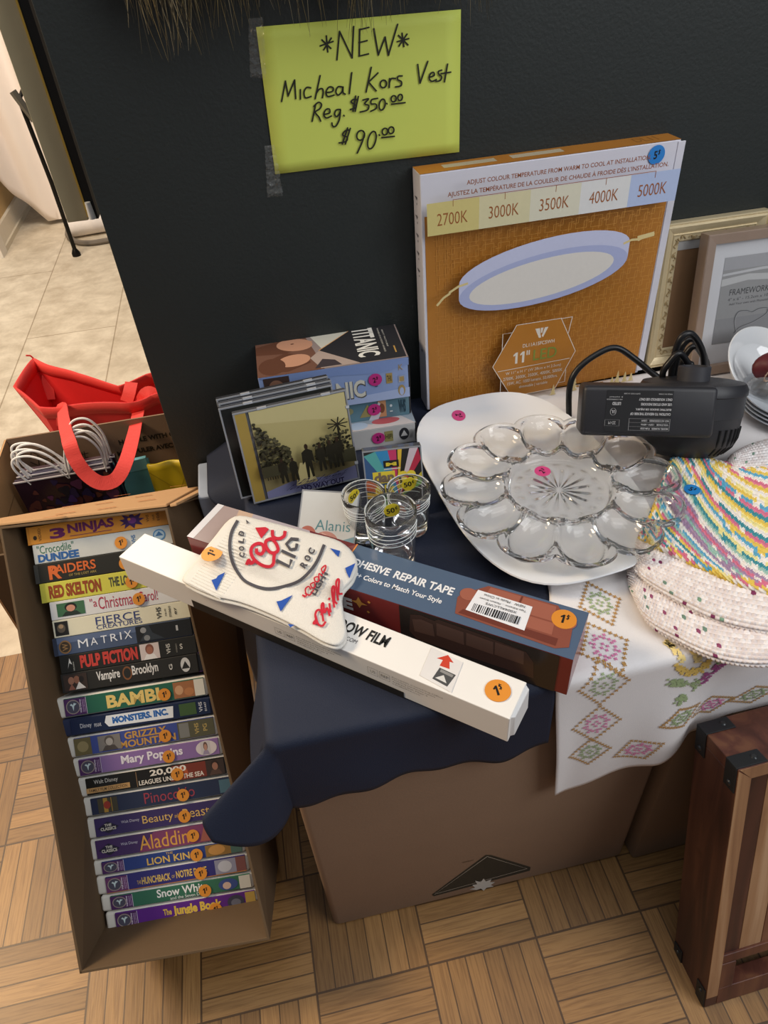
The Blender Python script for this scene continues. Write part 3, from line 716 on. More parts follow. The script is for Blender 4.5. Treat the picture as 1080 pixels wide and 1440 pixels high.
# the purple tape standing on end between the stack and the side of the box
w = sp(291, 943); w2 = sp(264, 845); aa = math.atan2(w2.x - w.x, w2.z - w.z)
M = VM @ Matrix.Translation((w.x, SP + 0.004, w.z)) @ Matrix.Rotation(aa - math.pi / 2, 4, 'Y')
t = thing('video_tape', 'purple video tape standing upright beside the black tapes', 'video tape', M, 'video tapes stacked in the tipped box')
MB().box((0, 0, 0), (0.187, 0.09, 0.0125), P('69307f')).build('slipcase', t, bevel=0.0008)
pb = MB().on((0, 0, 0), (0.187, 0, 0), (0, 0, 0.0125), 0.0003)
pb.ell(.33, .5, .06, .34, P('d9cfe0')).ell(.33, .5, .04, .22, P('9a6a5a')).text('SONGS', .05, .2, .24, .8, P('d9cfe0'), .02).text('SING ALONG', .48, .2, .80, .8, P('4fb5a8'), .02).ell(.9, .5, .04, .3, P('4fb5a8'))
pb.build('spine_print', t)
# ------------------------------------------------------------------ stacked boxed tapes, disc cases, cassettes
def media():
    R_ = [onz(585.5, 620, T), onz(504, 632.6, T)]
    d = (R_[0] - R_[1]); d.z = 0; d.normalize()
    # third (bottom), second, first (double set)
    Lw = 0.198
    o = R_[0] - d * Lw
    yb = V((-d.y, d.x, 0))
    lay = [('bottom', 0.031, 0.0, 0.108, 'c6c4c2'), ('middle', 0.031, 0.022, 0.100, '5d7f8d'), ('top', 0.060, 0.019, 0.108, '8fa3cf')]
    z = 0.0
    for nm, h, yo, dep, colr in lay:
        M = frame(o + yb * yo + V((0.0 if nm == 'bottom' else -0.003, 0, z)), d)
        lab = {'bottom': 'white boxed video tape at the bottom of the pile behind the disc cases', 'middle': 'teal boxed video tape in the middle of the pile behind the disc cases', 'top': 'thick pale blue two-tape set on top of the pile against the wall'}[nm]
        t = thing('boxed_video_tape', lab, 'video tape', M, 'boxed video tapes piled by the wall')
        MB().box((0.001, 0.001, 0.001), (Lw + 0.0015, dep - 0.004, h - 0.001), K('222226', 0.4)).build('cassette', t, bevel=0.0008)
        MB().box((0, 0, 0), (Lw - 0.001, dep, h), GL(colr)).build('slipcase', t, bevel=0.0008)
        f = MB().on((0, 0, 0), (Lw, 0, 0), (0, 0, h), 0.0004)
        if nm == 'top':
            f.poly([(0, 0), (1, 0), (1, .25), (.6, .18), (.3, .32), (0, .2)], P('a9b9dd')).poly([(.2, .65), (.5, .8), (.8, .7), (1, .82), (1, 1), (0, 1)], P('7f95c6'))
            f.rect(.03, .35, .20, .97, P('43322d')).ell(.11, .72, .05, .18, P('8a6450'))
            f.text('TITANIC', .24, .14, .70, .60, P('56524a'), .05).text('TITANIC', .245, .17, .695, .61, P('d6d3c5'), .03)
            f.rect(.842, .42, .885, .68, P('a98f52')).text('THX', .847, .47, .88, .62, P('3b2f18'), .02)
            f.ell(.945, .20, .025, .14, P('a98f5a')).ell(.945, .17, .015, .10, P('a9b9dd')).rect(.925, .40, .97, .58, P('97a0b6')).rect(.932, .43, .963, .55, P('a98f5a')).text('K', .93, .72, .96, .86, P('a98f5a'))
            f.text('EP', .765, .38, .79, .50, P('3a4a74'), .03)
        elif nm == 'middle':
            f.text('TOP', .30, .2, .60, .8, P('8a8a66'), .05).poly([(.64, .2), (.70, .85), (.73, .5), (.76, .85), (.80, .2)], P('9a8c58')).rect(.775, .1, .83, .95, P('c28f66')).poly([(.70, .0), (.77, .0), (.81, .6), (.78, .9)], P('c9ced6')).ell(.80, .55, .02, .25, P('7a4a33'))
            f.text('VHS', .92, .18, .97, .86, P('24404f'), .04, rot=0).ell(.865, .62, .009, .07, P('cfd8da')).rect(.855, .3, .875, .36, P('cfd8da'))
        else:
            f.rect(.0, .0, 1, .06, P('aeaba8')).rect(.775, .22, .835, .78, P('9d945a')).text('HIFI', .78, .36, .83, .62, P('4a4426'), .03).ell(.915, .52, .035, .32, P('2f2f33')).poly([(.89, .4), (.915, .72), (.94, .4)], P('c6c4c2')).rect(.953, .3, .975, .7, P('9c9a98'))
        f.build('front_print', t)
        g = MB().on((0, 0, h), (Lw, 0, 0), (0, dep, 0), 0.0005)
        if nm == 'top':     # a plain romantic-drama cover: two heads and a dark ship's bow
            SK, HR = P('b98a70'), P('5a3829')
            g.rect(0, 0, 1, 1, P('8d7f7c')).poly([(0, 0), (.44, 0), (.40, .45), (.34, 1), (0, 1)], P('6b4a3c')).poly([(.36, 1), (.72, 1), (.46, .45)], P('c3c2b6')).poly([(.0, .75), (.3, .95), (.36, .66), (.2, .5), (.0, .55)], HR)
            g.ell(.27, .70, .12, .17, SK, rot=.3).poly([(.36, .78), (.40, .73), (.36, .66)], SK).poly([(.05, .35), (.2, .52), (.33, .40), (.36, .2), (.2, .05), (.05, .1)], HR).ell(.25, .30, .11, .15, SK, rot=-.2).ell(.10, .22, .09, .20, HR)
            g.ell(.255, .73, .012, .012, P('4a2c22')).poly([(.43, .46), (.74, 1), (.99, 1), (.99, .02), (.68, .02)], P('26262a')).poly([(.43, .46), (.68, .02), (.42, .02), (.36, .30)], P('a4938a')).poly([(.43, .46), (.74, 1), (.735, 1), (.425, .47)], P('cb9a62'))
            g.poly([(.38, .04), (.44, .24), (.52, .18), (.56, .04)], P('3a3338'))
            g.text('TITANIC', .68, .14, .83, .90, P('d9d8d2'), .03, rot=3).text('WINNER OF ACADEMY AWARDS', .86, .2, .872, .84, P('a7a59d'), .02, rot=3).text('BEST PICTURE', .89, .32, .90, .78, P('a7a59d'), .02, rot=3).rect(.93, .15, .94, .32, P('b08b4a'))
        else:
            g.rect(0, 0, 1, 1, P('8a97a3')).poly([(.3, 0), (.5, .22), (.7, .1), (.9, .24), (1, 0)], P('b9b3b4')).ell(.45, .07, .12, .10, P('a3745f')).ell(.80, .14, .10, .07, P('a84f55')).ell(.6, .1, .07, .08, P('9fb0c6'))
        g.build('top_print', t)
        sx, sz = {'top': (.767, .57), 'middle': (.745, .55), 'bottom': (.73, .5)}[nm]
        sticker(t, (sx * Lw, -0.001, sz * h), (1, 0, 0), (0, 0, 1), 'c0307f', '2', '$', 0.0092, 0.15)
        z += h + 0.0004
    # --- compact disc cases leaning back on the pile
    bl, br_ = onz(358, 711, T + 0.001), onz(507, 675, T + 0.001)
    d = (br_ - bl); d.z = 0; d.normalize(); n = V((-d.y, d.x, 0))
    lean = 0.22
    up = (V((0, 0, 1)) * math.cos(lean) + n * math.sin(lean))
    lab = ['front compact disc case with sepia photo of men on a tree-lined road', 'second compact disc case from the front, dark spine showing at the left', 'third compact disc case from the front, only its ribbed top edge showing', 'rearmost compact disc case of the leaning row against the boxed tapes']
    for k in range(4):
        o = bl + n * (0.0112 * k) - d * (0.0 if k == 0 else 0.013 + 0.0015 * (k % 2)) + V((0, 0, 0.0105 * math.sin(lean) + (0.004 if k else 0)))
        M = frame(o, d, up=up)
        t = thing('compact_disc_case', lab[k], 'compact disc', M, 'compact disc cases leaning in a row')
        Wc, Hc, D = 0.142, 0.1245, 0.0100
        CL = K('8f9196', 0.15, coat=0.6, var=0.1)
        MB().box((0, 0.0018, 0), (Wc, D, Hc), K('55565a' if k == 0 else '3a3b40', 0.2, coat=0.5)).build('case_back', t, bevel=0.0009)
        b = MB(); e = 0.0022
        b.box((0, 0, 0), (Wc, 0.0018, e), CL).box((0, 0, Hc - e), (Wc, 0.0018, Hc), CL).box((0, 0, e), (e, 0.0018, Hc - e), CL).box((Wc - e, 0, e), (Wc, 0.0018, Hc - e), CL)
        for xx in (0.03, 0.11): b.box((xx, -0.0006, Hc - 0.002), (xx + 0.012, 0.003, Hc + 0.0008), K('b9bbc0', 0.2))
        for zz in (0.022, 0.10): b.box((Wc - 0.004, -0.0006, zz), (Wc + 0.0008, 0.002, zz + 0.004), K('c4c6ca', 0.2))
        b.build('lid_frame', t, bevel=0.0004)
        f = MB().on((0, 0.0006, 0), (Wc, 0, 0), (0, 0, Hc), 0.0002)
        if k == 0:
            MB().box((e, 0.0004, e), (0.0155, 0.0024, Hc - e), GL('a88d45')).build('hinge_spine', t)
            f.rect(.135, .02, .98, .98, GL('b9ab74')).poly([(.135, .98), (.98, .98), (.98, .70), (.6, .78), (.135, .85)], GL('c7ba85'))
            f.rect(.135, .02, .98, .30, GL('8e8159')).poly([(.135, .02), (.98, .02), (.98, .17), (.7, .12), (.4, .16), (.135, .10)], GL('8384a8'))
            DK = GL('2b281f'); DG = GL('454230'); r2 = random.Random(5)
            # trees left and right
            for kk in range(240):
                x = .15 + .26 * r2.random() ** 1.4; y = .36 + .50 * r2.random() * max(0.1, 1 - (x - .15) * 2.6)
                f.ell(x, y, .012 + .010 * r2.random(), .016, (DG, DK, GL('5c573f'))[kk % 3], 7)
            for kk in range(160):
                x = .62 + .34 * r2.random(); y = .34 + .24 * r2.random() + .1 * (x - .62)
                f.ell(x, y, .014, .015, (DG, DK, GL('5c573f'))[kk % 3], 7)
            for kk in range(9):
                a = kk * .7; f.stroke([(.86, .70), (.86 + .09 * math.cos(a), .70 + .07 * math.sin(a))], .012, DK)
            f.stroke([(.86, .4), (.86, .7)], .018, DK)
            for kk in range(8): f.stroke([(.17 + .022 * kk, .27), (.17 + .022 * kk, .45)], .008, DK)
            f.poly([(.135, .30), (.40, .30), (.34, .42), (.135, .42)], DG).poly([(.74, .30), (.98, .26), (.98, .42), (.74, .40)], DG)
            f.poly([(.40, .14), (.60, .14), (.54, .38), (.47, .38)], GL('b8a976'))
            for (x, s_, hat) in [(.315, .92, 1), (.41, .86, 0), (.55, 1.22, 0), (.67, 1.0, 0), (.76, 1.05, 0), (.83, 1.1, 0)]:
                y0 = .20 + (.04 if x > .6 else 0); h = .30 * s_
                f.poly([(x - .032, y0), (x - .012, y0), (x, y0 + h * .35), (x + .014, y0), (x + .034, y0), (x + .030, y0 + h * .5), (x + .045 * s_, y0 + h * .42), (x + .04 * s_, y0 + h * .78), (x + .012, y0 + h * .86), (x - .012, y0 + h * .86), (x - .04 * s_, y0 + h * .78), (x - .045 * s_, y0 + h * .42), (x - .03, y0 + h * .5)], DK)
                f.ell(x, y0 + h * .93, .014 * s_, .026 * s_, GL('3a2c22'), 12)
                if hat: f.rect(x - .03, y0 + h * .97, x + .03, y0 + h * .985, DK).rect(x - .017, y0 + h * .98, x + .017, y0 + h * 1.04, DK)
            f.text('Puff Daddy & the Family', .26, .085, .92, .20, GL('2e2a4a'), 0.0, .35).text('NO WAY OUT', .44, .060, .84, .120, GL('2a2646'), .03)
        else:
            f.rect(.02, .02, .98, .98, GL(('22231f', '2c2f3d', '3d3a36')[k - 1])).rect(.02, .02, .10, .98, GL('1a1b18'))
        f.build('booklet', t)
    # --- cassette tapes
    def cassette(lab, p_bl, d, lean, Wk, Hk, draw):
        d = V(d).normalized(); n = V((-d.y, d.x, 0)); up = V((0, 0, 1)) * math.cos(lean) + n * math.sin(lean)
        t = thing('cassette_case', lab, 'cassette', frame(p_bl, d, up=up))
        MB().box((0, 0.0012, 0), (Wk, 0.015, Hk), K('4c4f55', 0.15, coat=0.5)).build('case', t, bevel=0.001)
        b = MB(); e = 0.0016; CL = K('8f9196', 0.15, coat=0.6, var=0.1)
        b.box((0, 0, 0), (Wk, 0.0012, e), CL).box((0, 0, Hk - e), (Wk, 0.0012, Hk), CL).box((0, 0, e), (e, 0.0012, Hk - e), CL).box((Wk - e, 0, e), (Wk, 0.0012, Hk - e), CL)
        b.build('lid_frame', t)
        f = MB().on((0, 0.0004, 0), (Wk, 0, 0), (0, 0, Hk), 0.0002); draw(f); f.build('inlay_card', t)
    def dance(f):
        f.rect(.02, .02, .98, .98, GL('2d2b2a'))
        c = (.55, .30)
        for a0, a1, co in [(100, 116, '3a86b8'), (116, 130, '58a3a0'), (130, 150, '3c5a86'), (88, 100, 'c23d66'), (80, 86, 'd8b23c'), (60, 70, 'c9b9c0'), (50, 60, 'b03348'), (30, 38, 'b7a83a'), (20, 28, '5f8a46'), (150, 165, 'b0562f'), (168, 178, 'c9a23c'), (-40, -15, 'a84a2c'), (190, 215, '4b7a3f'), (225, 260, '3f6f4f'), (270, 300, 'a05a38')]:
            pts = [c]
            for a in (a0, a1):
                x = c[0] + math.cos(math.radians(a)); y = c[1] + math.sin(math.radians(a))
                kx = ((.98 if x > c[0] else .02) - c[0]) / (x - c[0]); ky = ((.98 if y > c[1] else .02) - c[1]) / (y - c[1]); k = min(kx, ky)
                pts.append((c[0] + (x - c[0]) * k, c[1] + (y - c[1]) * k))
            f.poly(pts, GL(co))
        f.rect(.34, .74, .60, .84, GL('2d2b2a')).text('M', .38, .76, .56, .81, GL('d9c440'), .06).rect(.34, .71, .62, .725, GL('cfc9bd'))
        f.rect(.14, .52, .52, .69, GL('d9c440')).text('dan', .16, .53, .50, .68, GL('7a6a5a'), .05).text('ce', .56, .53, .88, .67, GL('d9c440'), .06).text('mix', .18, .37, .48, .50, GL('d9c440'), .06).text('95', .52, .37, .80, .50, GL('c9b53c'), .06)
    c0 = onz(509, 636, T + 0.086)
    tr = onz(583, 628, T + 0.086); dd = tr - c0; dd.z = 0
    n = V((-dd.y, dd.x, 0)).normalized(); ln = 0.30
    base = c0 - (V((0, 0, 1)) * math.cos(ln) + n * math.sin(ln)) * 0.089
    cassette('cassette case with rainbow rays and yellow lettering behind the shot glasses', base, dd, ln, 0.071, 0.0895, dance)
    def face(f):
        f.rect(.02, .02, .98, .98, GL('c9cac8')).poly([(.02, .30), (.3, .36), (.5, .26), (.98, .40), (.98, .02), (.02, .02)], GL('7d9da8')).ell(.18, .38, .15, .13, GL('b06a5c')).ell(.5, .30, .22, .15, GL('c08a7e')).ell(.28, .40, .07, .03, GL('3a2f30')).ell(.64, .26, .10, .05, GL('6a3f44')).poly([(.42, .44), (.60, .36), (.46, .28)], GL('d0a396')).poly([(.6, .14), (.98, .3), (.98, .02), (.5, .02)], GL('5c8f9c')).poly([(.02, .02), (.3, .2), (.4, .02)], GL('8a76a0'))
        f.text('Alanis', .30, .46, .90, .60, GL('5a8a90'), -.005)
    a, c = onz(425, 688, T + 0.052), onz(493, 692, T + 0.052)
    dd = c - a; dd.z = 0; n = V((-dd.y, dd.x, 0)).normalized(); ln = 0.95
    base = a - (V((0, 0, 1)) * math.cos(ln) + n * math.sin(ln)) * 0.0895
    cassette('tilted cassette case with pale cover and blue name beside the shot glasses', base, dd, ln, 0.071, 0.0895, face)
media()

# ------------------------------------------------------------------ shot glasses
GLASS = K('ffffff', 0.0, trans=0.98, var=0, ior=1.40)
def glasses():
    lab = {0: 'shot glass in front of the other two with yellow price dot', 1: 'shot glass on the left of the three beside the pale cassette', 2: 'shot glass nearest the white platter in front of the rainbow cassette'}
    rims = [(549, 717), (511, 694), (574, 686)]
    for k, (x, y) in enumerate(rims):
        H, rt, rb = (0.090, 0.0285, 0.0225) if k == 0 else (0.066, 0.0258, 0.0205)
        c = onz(x, y, T + H); o = V((c.x, c.y, T + 0.0003))
        t = thing('shot_glass', lab[k], 'glass', Matrix.Translation(o), 'shot glasses with yellow price dots')
        prof = [(0.0, 0.0), (rb - 0.002, 0.0), (rb, 0.002)]
        for i in range(1, 9): prof.append((rb + (rt - rb) * (i / 8) ** 0.9, H * i / 8 * 0.985 + 0.001))
        prof += [(rt - 0.0006, H + 0.0006), (rt - 0.0022, H + 0.0002)]
        for i in range(7, 1, -1): prof.append((rb + (rt - rb) * (i / 8) - 0.0024, H * i / 8))
        prof += [(rb - 0.006, H * 0.21), (0.0, H * 0.185)]
        MB().lathe(prof, GLASS, 48).build('glass_body', t, smooth=True, weld=True, angle=60)
        b = MB(); WR = K('e8eef0', 0.4)
        for i, hh in enumerate((0.88, 0.80, 0.72, 0.64)):
            z = H * hh; r = rb + (rt - rb) * hh ** 0.9 + 0.0002
            a0 = 0.3 + i * 0.15
            b.tube([(r * math.cos(a0 + 5.6 * j / 48), r * math.sin(a0 + 5.6 * j / 48), z + 0.002 * math.sin(j * 0.13 + i)) for j in range(49)], 0.00035, WR, 5)
        b.build('white_ring_lines', t, smooth=True)
        # dot on the inner far / near wall, tilted to the camera
        px = {0: (551, 717), 1: (497, 694), 2: (575, 680)}[k]
        if k == 0: w = ony(px[0], px[1], c.y + rt - 0.0060)
        elif k == 1:
            w = V((c.x - rt * 0.35, c.y + 0.90 * rt, T + H * 0.90)); w = ony(px[0] , px[1], c.y + rt * 0.75)
        else: w = ony(px[0], px[1], c.y + rt - 0.0060)
        ang = {0: 0.0, 1: -0.62, 2: 0.0}[k]
        xd = V((math.cos(ang), -math.sin(ang), 0)); yd = V((0, 0, 1))
        if k == 1: xd = V((0.82, 0.57, 0)); w = V((c.x - 0.57 * (rt - 0.0078), c.y + 0.82 * (rt - 0.0078), w.z))
        st = sticker(t, V(w) - o, xd, yd, 'e0c92f', '50', 'c', 0.0092, 0.12)
glasses()
# ------------------------------------------------------------------ long cartons lying on the cloth
def film():
    H, L_, D = 0.0375, 0.470, 0.0425
    z = T + H
    a, c = onz(167, 783, z), onz(717, 1012, z)
    d = c - a; d.z = 0; L_ = d.length; d.normalize()
    M = frame((a.x, a.y, T + 0.0004), d)
    t = thing('window_film_box', 'long white carton with orange price dot lying across the navy cloth', 'carton', M)
    WH = K('eeeae4', 0.45, var=0.02)
    MB().box((0, 0, 0), (L_, D, H), WH).build('carton', t, bevel=0.0009)
    f = MB().on((0, 0, 0), (1, 0, 0), (0, 0, 1), 0.0004)
    f.poly([(0.100, 0.0), (L_ * 0.775, 0.0), (L_ * 0.775, 0.0095), (0.128, 0.0135), (0.1, 0.0135)], P('221f1b'))
    GY = P('6a6763')
    for x0 in (0.215, 0.325):
        f.stroke([(x0, 0.018), (x0 + 0.011, 0.018), (x0 + 0.011, 0.028), (x0, 0.028)], 0.0004, GY, closed=True); f.text('US', x0 + .003, .021, x0 + .008, .025, GY)
        f.stroke([(x0 + .013, 0.018), (x0 + 0.024, 0.018), (x0 + 0.024, 0.028), (x0 + .013, 0.028)], 0.0004, GY, closed=True); f.text('REP', x0 + .0145, .021, x0 + .0225, .025, GY)
        for k in range(4): f.text(('European Consulting Office', 'Marketing and Service Centre', 'Address line, Floor 4', 'info@office.com')[k], x0 + .027, .0265 - .0034 * k, x0 + .080 - .008 * k, .0285 - .0034 * k, GY)
    f.build('side_print', t)
    f = MB().on((0, 0, H), (1, 0, 0), (0, 1, 0), 0.0004)
    f.text('WINDOW FILM', 0.252, 0.020, 0.334, 0.0335, P('1b1a1a'), 0.03).text('RABBITGOO.COM', 0.262, 0.0115, 0.306, 0.0160, P('4a4848'))
    f.rect(0.266, 0.004, 0.284, 0.0088, P('1b1a1a')).text('MADE', 0.268, 0.0052, 0.282, 0.0078, P('eeeae4'), 0.02)
    x = 0.388
    f.poly([(x - .010, .006), (x + .024, .002), (x + .020, .037), (x - .014, .040)], K('e2dedb', 0.3))
    f.poly([(x + .002, .024), (x + .002, .031), (x - .004, .0305), (x + .004, .0385), (x + .0125, .0325), (x + .0085, .032), (x + .012, .0245)], P('c9402a'))
    f.poly([(x + .002, .008), (x + .018, .006), (x + .020, .021), (x + .003, .022)], P('4a4a4a')).poly([(x + .004, .010), (x + .016, .009), (x + .010, .016)], P('d6d4d0')).poly([(x + .005, .018), (x + .018, .017), (x + .018, .020), (x + .005, .021)], P('8d8b88'))
    f.build('top_print', t)
    MB().hexa([(L_ - 0.001, 0.003, 0.004), (L_ + 0.004, 0.006, 0.006), (L_ + 0.005, D - 0.004, 0.006), (L_ - 0.001, D - 0.001, 0.004), (L_ - 0.001, 0.002, H - 0.001), (L_ + 0.003, 0.006, H - 0.003), (L_ + 0.004, D - 0.004, H - 0.003), (L_ - 0.001, D - 0.001, H - 0.001)], K('e2e0de', 0.4)).build('end_flap', t, bevel=0.0008)
    q = M.inverted() @ onz(700, 972, z)
    sticker(t, (q.x, q.y, H), M.inverted().to_3x3() @ V((1, 0.0, 0)), M.inverted().to_3x3() @ V((0, 1, 0)), 'e08f31', '1', '$', 0.0118, 0.12, 0.0006)
film()
def adhesive():
    H = 0.055; z = T + H
    a, c = onz(263, 755, z), onz(806, 929, z)
    d = c - a; d.z = 0; L_ = d.length; d.normalize(); D = 0.0598
    M = frame((a.x, a.y, T + 0.0004), d)
    t = thing('repair_tape_box', 'long slate blue and dark red carton with a brown sofa picture', 'carton', M)
    RED = GL('7a2c2a'); 
    MB().box((0, 0, 0), (L_, D, H), RED).build('carton', t, bevel=0.0007)
    f = MB().on((0, 0, H), (1, 0, 0), (0, 1, 0), 0.0004)
    s0 = 0.185
    f.rect(0, 0, L_, D, GL('52637b'))
    f.rect(0.0, 0.0, s0, D, GL('b09a93')).poly([(0, 0), (0.045, 0), (0.03, D), (0, D)], GL('a08f8c')).poly([(0.03, D), (0.05, 0.012), (0.13, 0.02), (0.10, D)], GL('bfa48f')).poly([(0.06, 0.02), (0.12, 0.05), (0.135, D), (0.05, D)], GL('a9a0a6')).poly([(0.10, 0.0), (0.185, 0.0), (0.16, 0.03)], GL('5c2a2e')).poly([(0.125, D), (0.15, 0.03), (s0, D - .002), (s0, D)], GL('6b3035')).poly([(0.15, 0.03), (0.185, 0.02), (0.185, D)], GL('7d4a4a')).rect(0, 0, 0.009, D, GL('d2d0d3'))
    f.stroke([(s0, 0.0), (s0, D)], 0.0016, GL('d88a4a'))
    WT = GL('e8e8ea')
    f.text('LEATHER ADHESIVE', 0.137, 0.030, 0.2356, 0.0405, WT, 0.03).text('REPAIR TAPE', 0.241, 0.030, 0.306, 0.0405, WT, 0.03).text('Choose from 20+ Colors to Match Your Style', 0.155, 0.014, 0.300, 0.0225, WT, 0.02)
    SO, SD, SL = GL('8a4f40'), GL('6e3a30'), GL('a0614f')
    x = 0.312; f.X = f.X * 1.3; x = x / 1.3
    f.poly([(x + .010, .046), (x + .018, .056), (x + .072, .057), (x + .078, .048), (x + .086, .048), (x + .089, .012), (x + .080, .006), (x + .004, .010), (x + .000, .030), (x + .003, .042)], SO)
    f.poly([(x + .020, .055), (x + .044, .055), (x + .044, .036), (x + .018, .036)], SL).poly([(x + .046, .055), (x + .071, .055), (x + .073, .036), (x + .046, .036)], SL).poly([(x + .014, .034), (x + .044, .034), (x + .044, .020), (x + .013, .020)], SL).poly([(x + .046, .034), (x + .074, .034), (x + .075, .020), (x + .046, .020)], SL)
    f.poly([(x + .008, .018), (x + .080, .018), (x + .080, .009), (x + .006, .012)], SD).stroke([(x + .045, .055), (x + .045, .02)], .0008, SD).ell(x + .007, .038, .007, .008, SL).ell(x + .082, .040, .007, .008, SL)
    f.poly([(x + .010, .018), (x + .012, .047), (x + .055, .046), (x + .056, .015)], K('e9e9ec', 0.35))
    r2 = random.Random(2); xx = x + .014
    while xx < x + .050:
        w_ = r2.choice([.0005, .0008, .0012]); f.rect(xx, .019, xx + w_, .029, INK); xx += w_ + r2.choice([.0005, .0007, .001])
    f.text('X004ALLCW5', x + .022, .031, x + .046, .034, INK, rot=2).text('Tape Adhesive ... Medium Brown', x + .016, .036, x + .052, .039, INK, rot=2).text('NEW   Made in China', x + .018, .041, x + .050, .044, INK, rot=2)
    f.X = V((1, 0, 0)); f.build('top_print', t)
    g = MB().on((0, 0, 0), (1, 0, 0), (0, 0, 1), 0.0004)
    g.rect(0.262, 0, L_ - 0.012, H, GL('2b2420'))
    g.text('TAPE', 0.150, 0.022, 0.208, 0.040, WT, 0.05)
    g.poly([(0.216, .030), (.219, .036), (.226, .038), (.219, .040), (.216, .047), (.213, .040), (.206, .038), (.213, .036)], GL('dc9a45')).poly([(0.228, .042), (.230, .044), (.228, .046), (.226, .044)], GL('dc9a45')).poly([(0.226, .026), (.228, .028), (.226, .030), (.224, .028)], GL('dc9a45'))
    DB, DL = GL('43302a'), GL('5d453d')
    g.poly([(.272, .020), (.274, .046), (.285, .050), (.300, .048), (.304, .052), (.350, .050), (.392, .046), (.400, .034), (.402, .010), (.280, .010)], DB)
    for (xa, xb) in ((.302, .330), (.333, .360), (.362, .390)): g.poly([(xa, .046), (xb, .045), (xb + .001, .026), (xa, .027)], DL)
    g.poly([(.276, .040), (.286, .044), (.298, .042), (.300, .024), (.278, .022)], DL)
    g.build('front_print', t)
    q = M.inverted() @ onz(793, 872, z)
    sticker(t, (q.x, q.y, H), (1, 0.1, 0), (-0.1, 1, 0), 'd98a2e', '1', '$', 0.0118, 0.1, 0.0008)
adhesive()
def socks():
    z0 = T + 0.043
    # outline of the folded pair: cuff side, then along the far edge to the heel and back
    out = [(330, 727), (372, 733), (430, 748), (478, 762), (501, 787), (497, 812), (481, 833), (483, 862), (487, 892), (476, 907), (455, 903), (425, 886), (385, 866), (340, 848), (300, 838), (264, 822), (258, 812), (275, 790), (300, 758)]
    zs = {}
    top = catmull([V((x, y, 0)) for x, y in out], 5, closed=True)
    def lvl(px, py):
        s_ = py - (755 + 0.32 * (px - 263))               # lies over both cartons, stepping down onto the lower one
        return 0.0610 - 0.0150 * smooth(-6, 34, s_)
    t = thing('folded_socks', 'folded pair of white socks with red lettering lying across the cartons', 'socks', (0.0, 0.5, z0))
    SOCK = K('e6e2da', 0.9, var=0.03, scale=300, bump=0.5, bscale=1500)
    c0 = V((sum(p.x for p in top) / len(top), sum(p.y for p in top) / len(top), 0))
    def layer(scale, zlo, zhi, name, shift=(0, 0), mat=SOCK):
        b = MB(); n = len(top); rings = [(1.0, zlo), (1.006, zlo + (zhi - zlo) * 0.45), (0.985, zlo + (zhi - zlo) * 0.85), (0.955, zhi), (0.8, zhi + 0.001), (0.55, zhi + 0.0015), (0.25, zhi + 0.0018)]
        vs = []
        for k, zz in rings:
            for p in top:
                q = c0 + (p - c0) * k * scale
                w = onz(q.x + shift[0], q.y + shift[1], T + lvl(q.x, q.y) + zz)
                vs.append(w - V((0, 0.5, z0)))
        ctr = onz(c0.x + shift[0], c0.y + shift[1], T + lvl(c0.x, c0.y) + zhi + 0.002) - V((0, 0.5, z0)); vs.append(ctr)
        fs = []
        for i in range(len(rings) - 1):
            for k in range(n): fs.append((i * n + k, i * n + (k + 1) % n, (i + 1) * n + (k + 1) % n, (i + 1) * n + k))
        for k in range(n): fs.append(((len(rings) - 1) * n + k, (len(rings) - 1) * n + (k + 1) % n, len(vs) - 1))
        fs = [f[::-1] for f in fs]
        b.add(vs, fs, mat)
        return b.build(name, t, smooth=True, angle=180)
    layer(0.985, -0.0065, -0.0015, 'under_sock', (2, 7))
    layer(1.0, -0.0015, 0.003, 'upper_sock')
    off = V((0, 0.5, z0))
    pol = sorted((math.atan2(p.y - c0.y, p.x - c0.x), (p - c0).length) for p in top)
    HS = [(0.0, 0.0050), (0.25, 0.0048), (0.55, 0.0045), (0.8, 0.0040), (0.955, 0.0030), (0.985, 0.0023), (1.3, -0.002)]
    def skin(px, py):
        """height of the upper sock's surface"""
        a = math.atan2(py - c0.y, px - c0.x); d = math.hypot(px - c0.x, py - c0.y)
        q = min(pol, key=lambda e: min(abs(e[0] - a), 2 * math.pi - abs(e[0] - a)))
        k = d / q[1]
        for (k0, h0), (k1, h1) in zip(HS, HS[1:]):
            if k <= k1: return h0 + (h1 - h0) * (k - k0) / (k1 - k0)
        return 0.0
    def W(px, py, lift=0.0054):
        return onz(px, py, T + lvl(px, py) + lift) - off
    class SB(MB):
        def _p(s, x, y, lv):      # zoom-crop coordinates (crop 160..520, x3)
            px, py = 160 + x / 3.0, 680 + y / 3.0
            return W(px, py, skin(px, py) + 0.0012 + 0.00002 * lv)
    f = SB(); f.lv = 0; f.on((0, 0, 0), (1, 0, 0), (0, 1, 0))
    GY, RD, BL_ = K('4c4a50', 0.9), K('c22236', 0.9), K('2450a6', 0.9)
    ring = catmull([V((520, 160, 0)), V((497, 205, 0)), V((489, 260, 0)), V((497, 320, 0)), V((520, 370, 0)), V((560, 415, 0)), V((640, 443, 0)), V((720, 433, 0)), V((790, 405, 0)), V((850, 340, 0)), V((886, 262, 0))], 6)
    f.stroke([(p.x, p.y) for p in ring], 13, GY)
    for pts in ([(412, 407), (432, 400), (440, 388), (470, 374), (432, 452)], [(686, 497), (705, 494), (755, 470), (704, 540)], [(734, 592), (764, 596), (745, 607)], [(912, 272), (955, 284), (948, 310)], [(976, 356), (1010, 340), (1020, 335), (1006, 368), (994, 400), (982, 375)]):
        f.poly(pts[::-1], BL_)
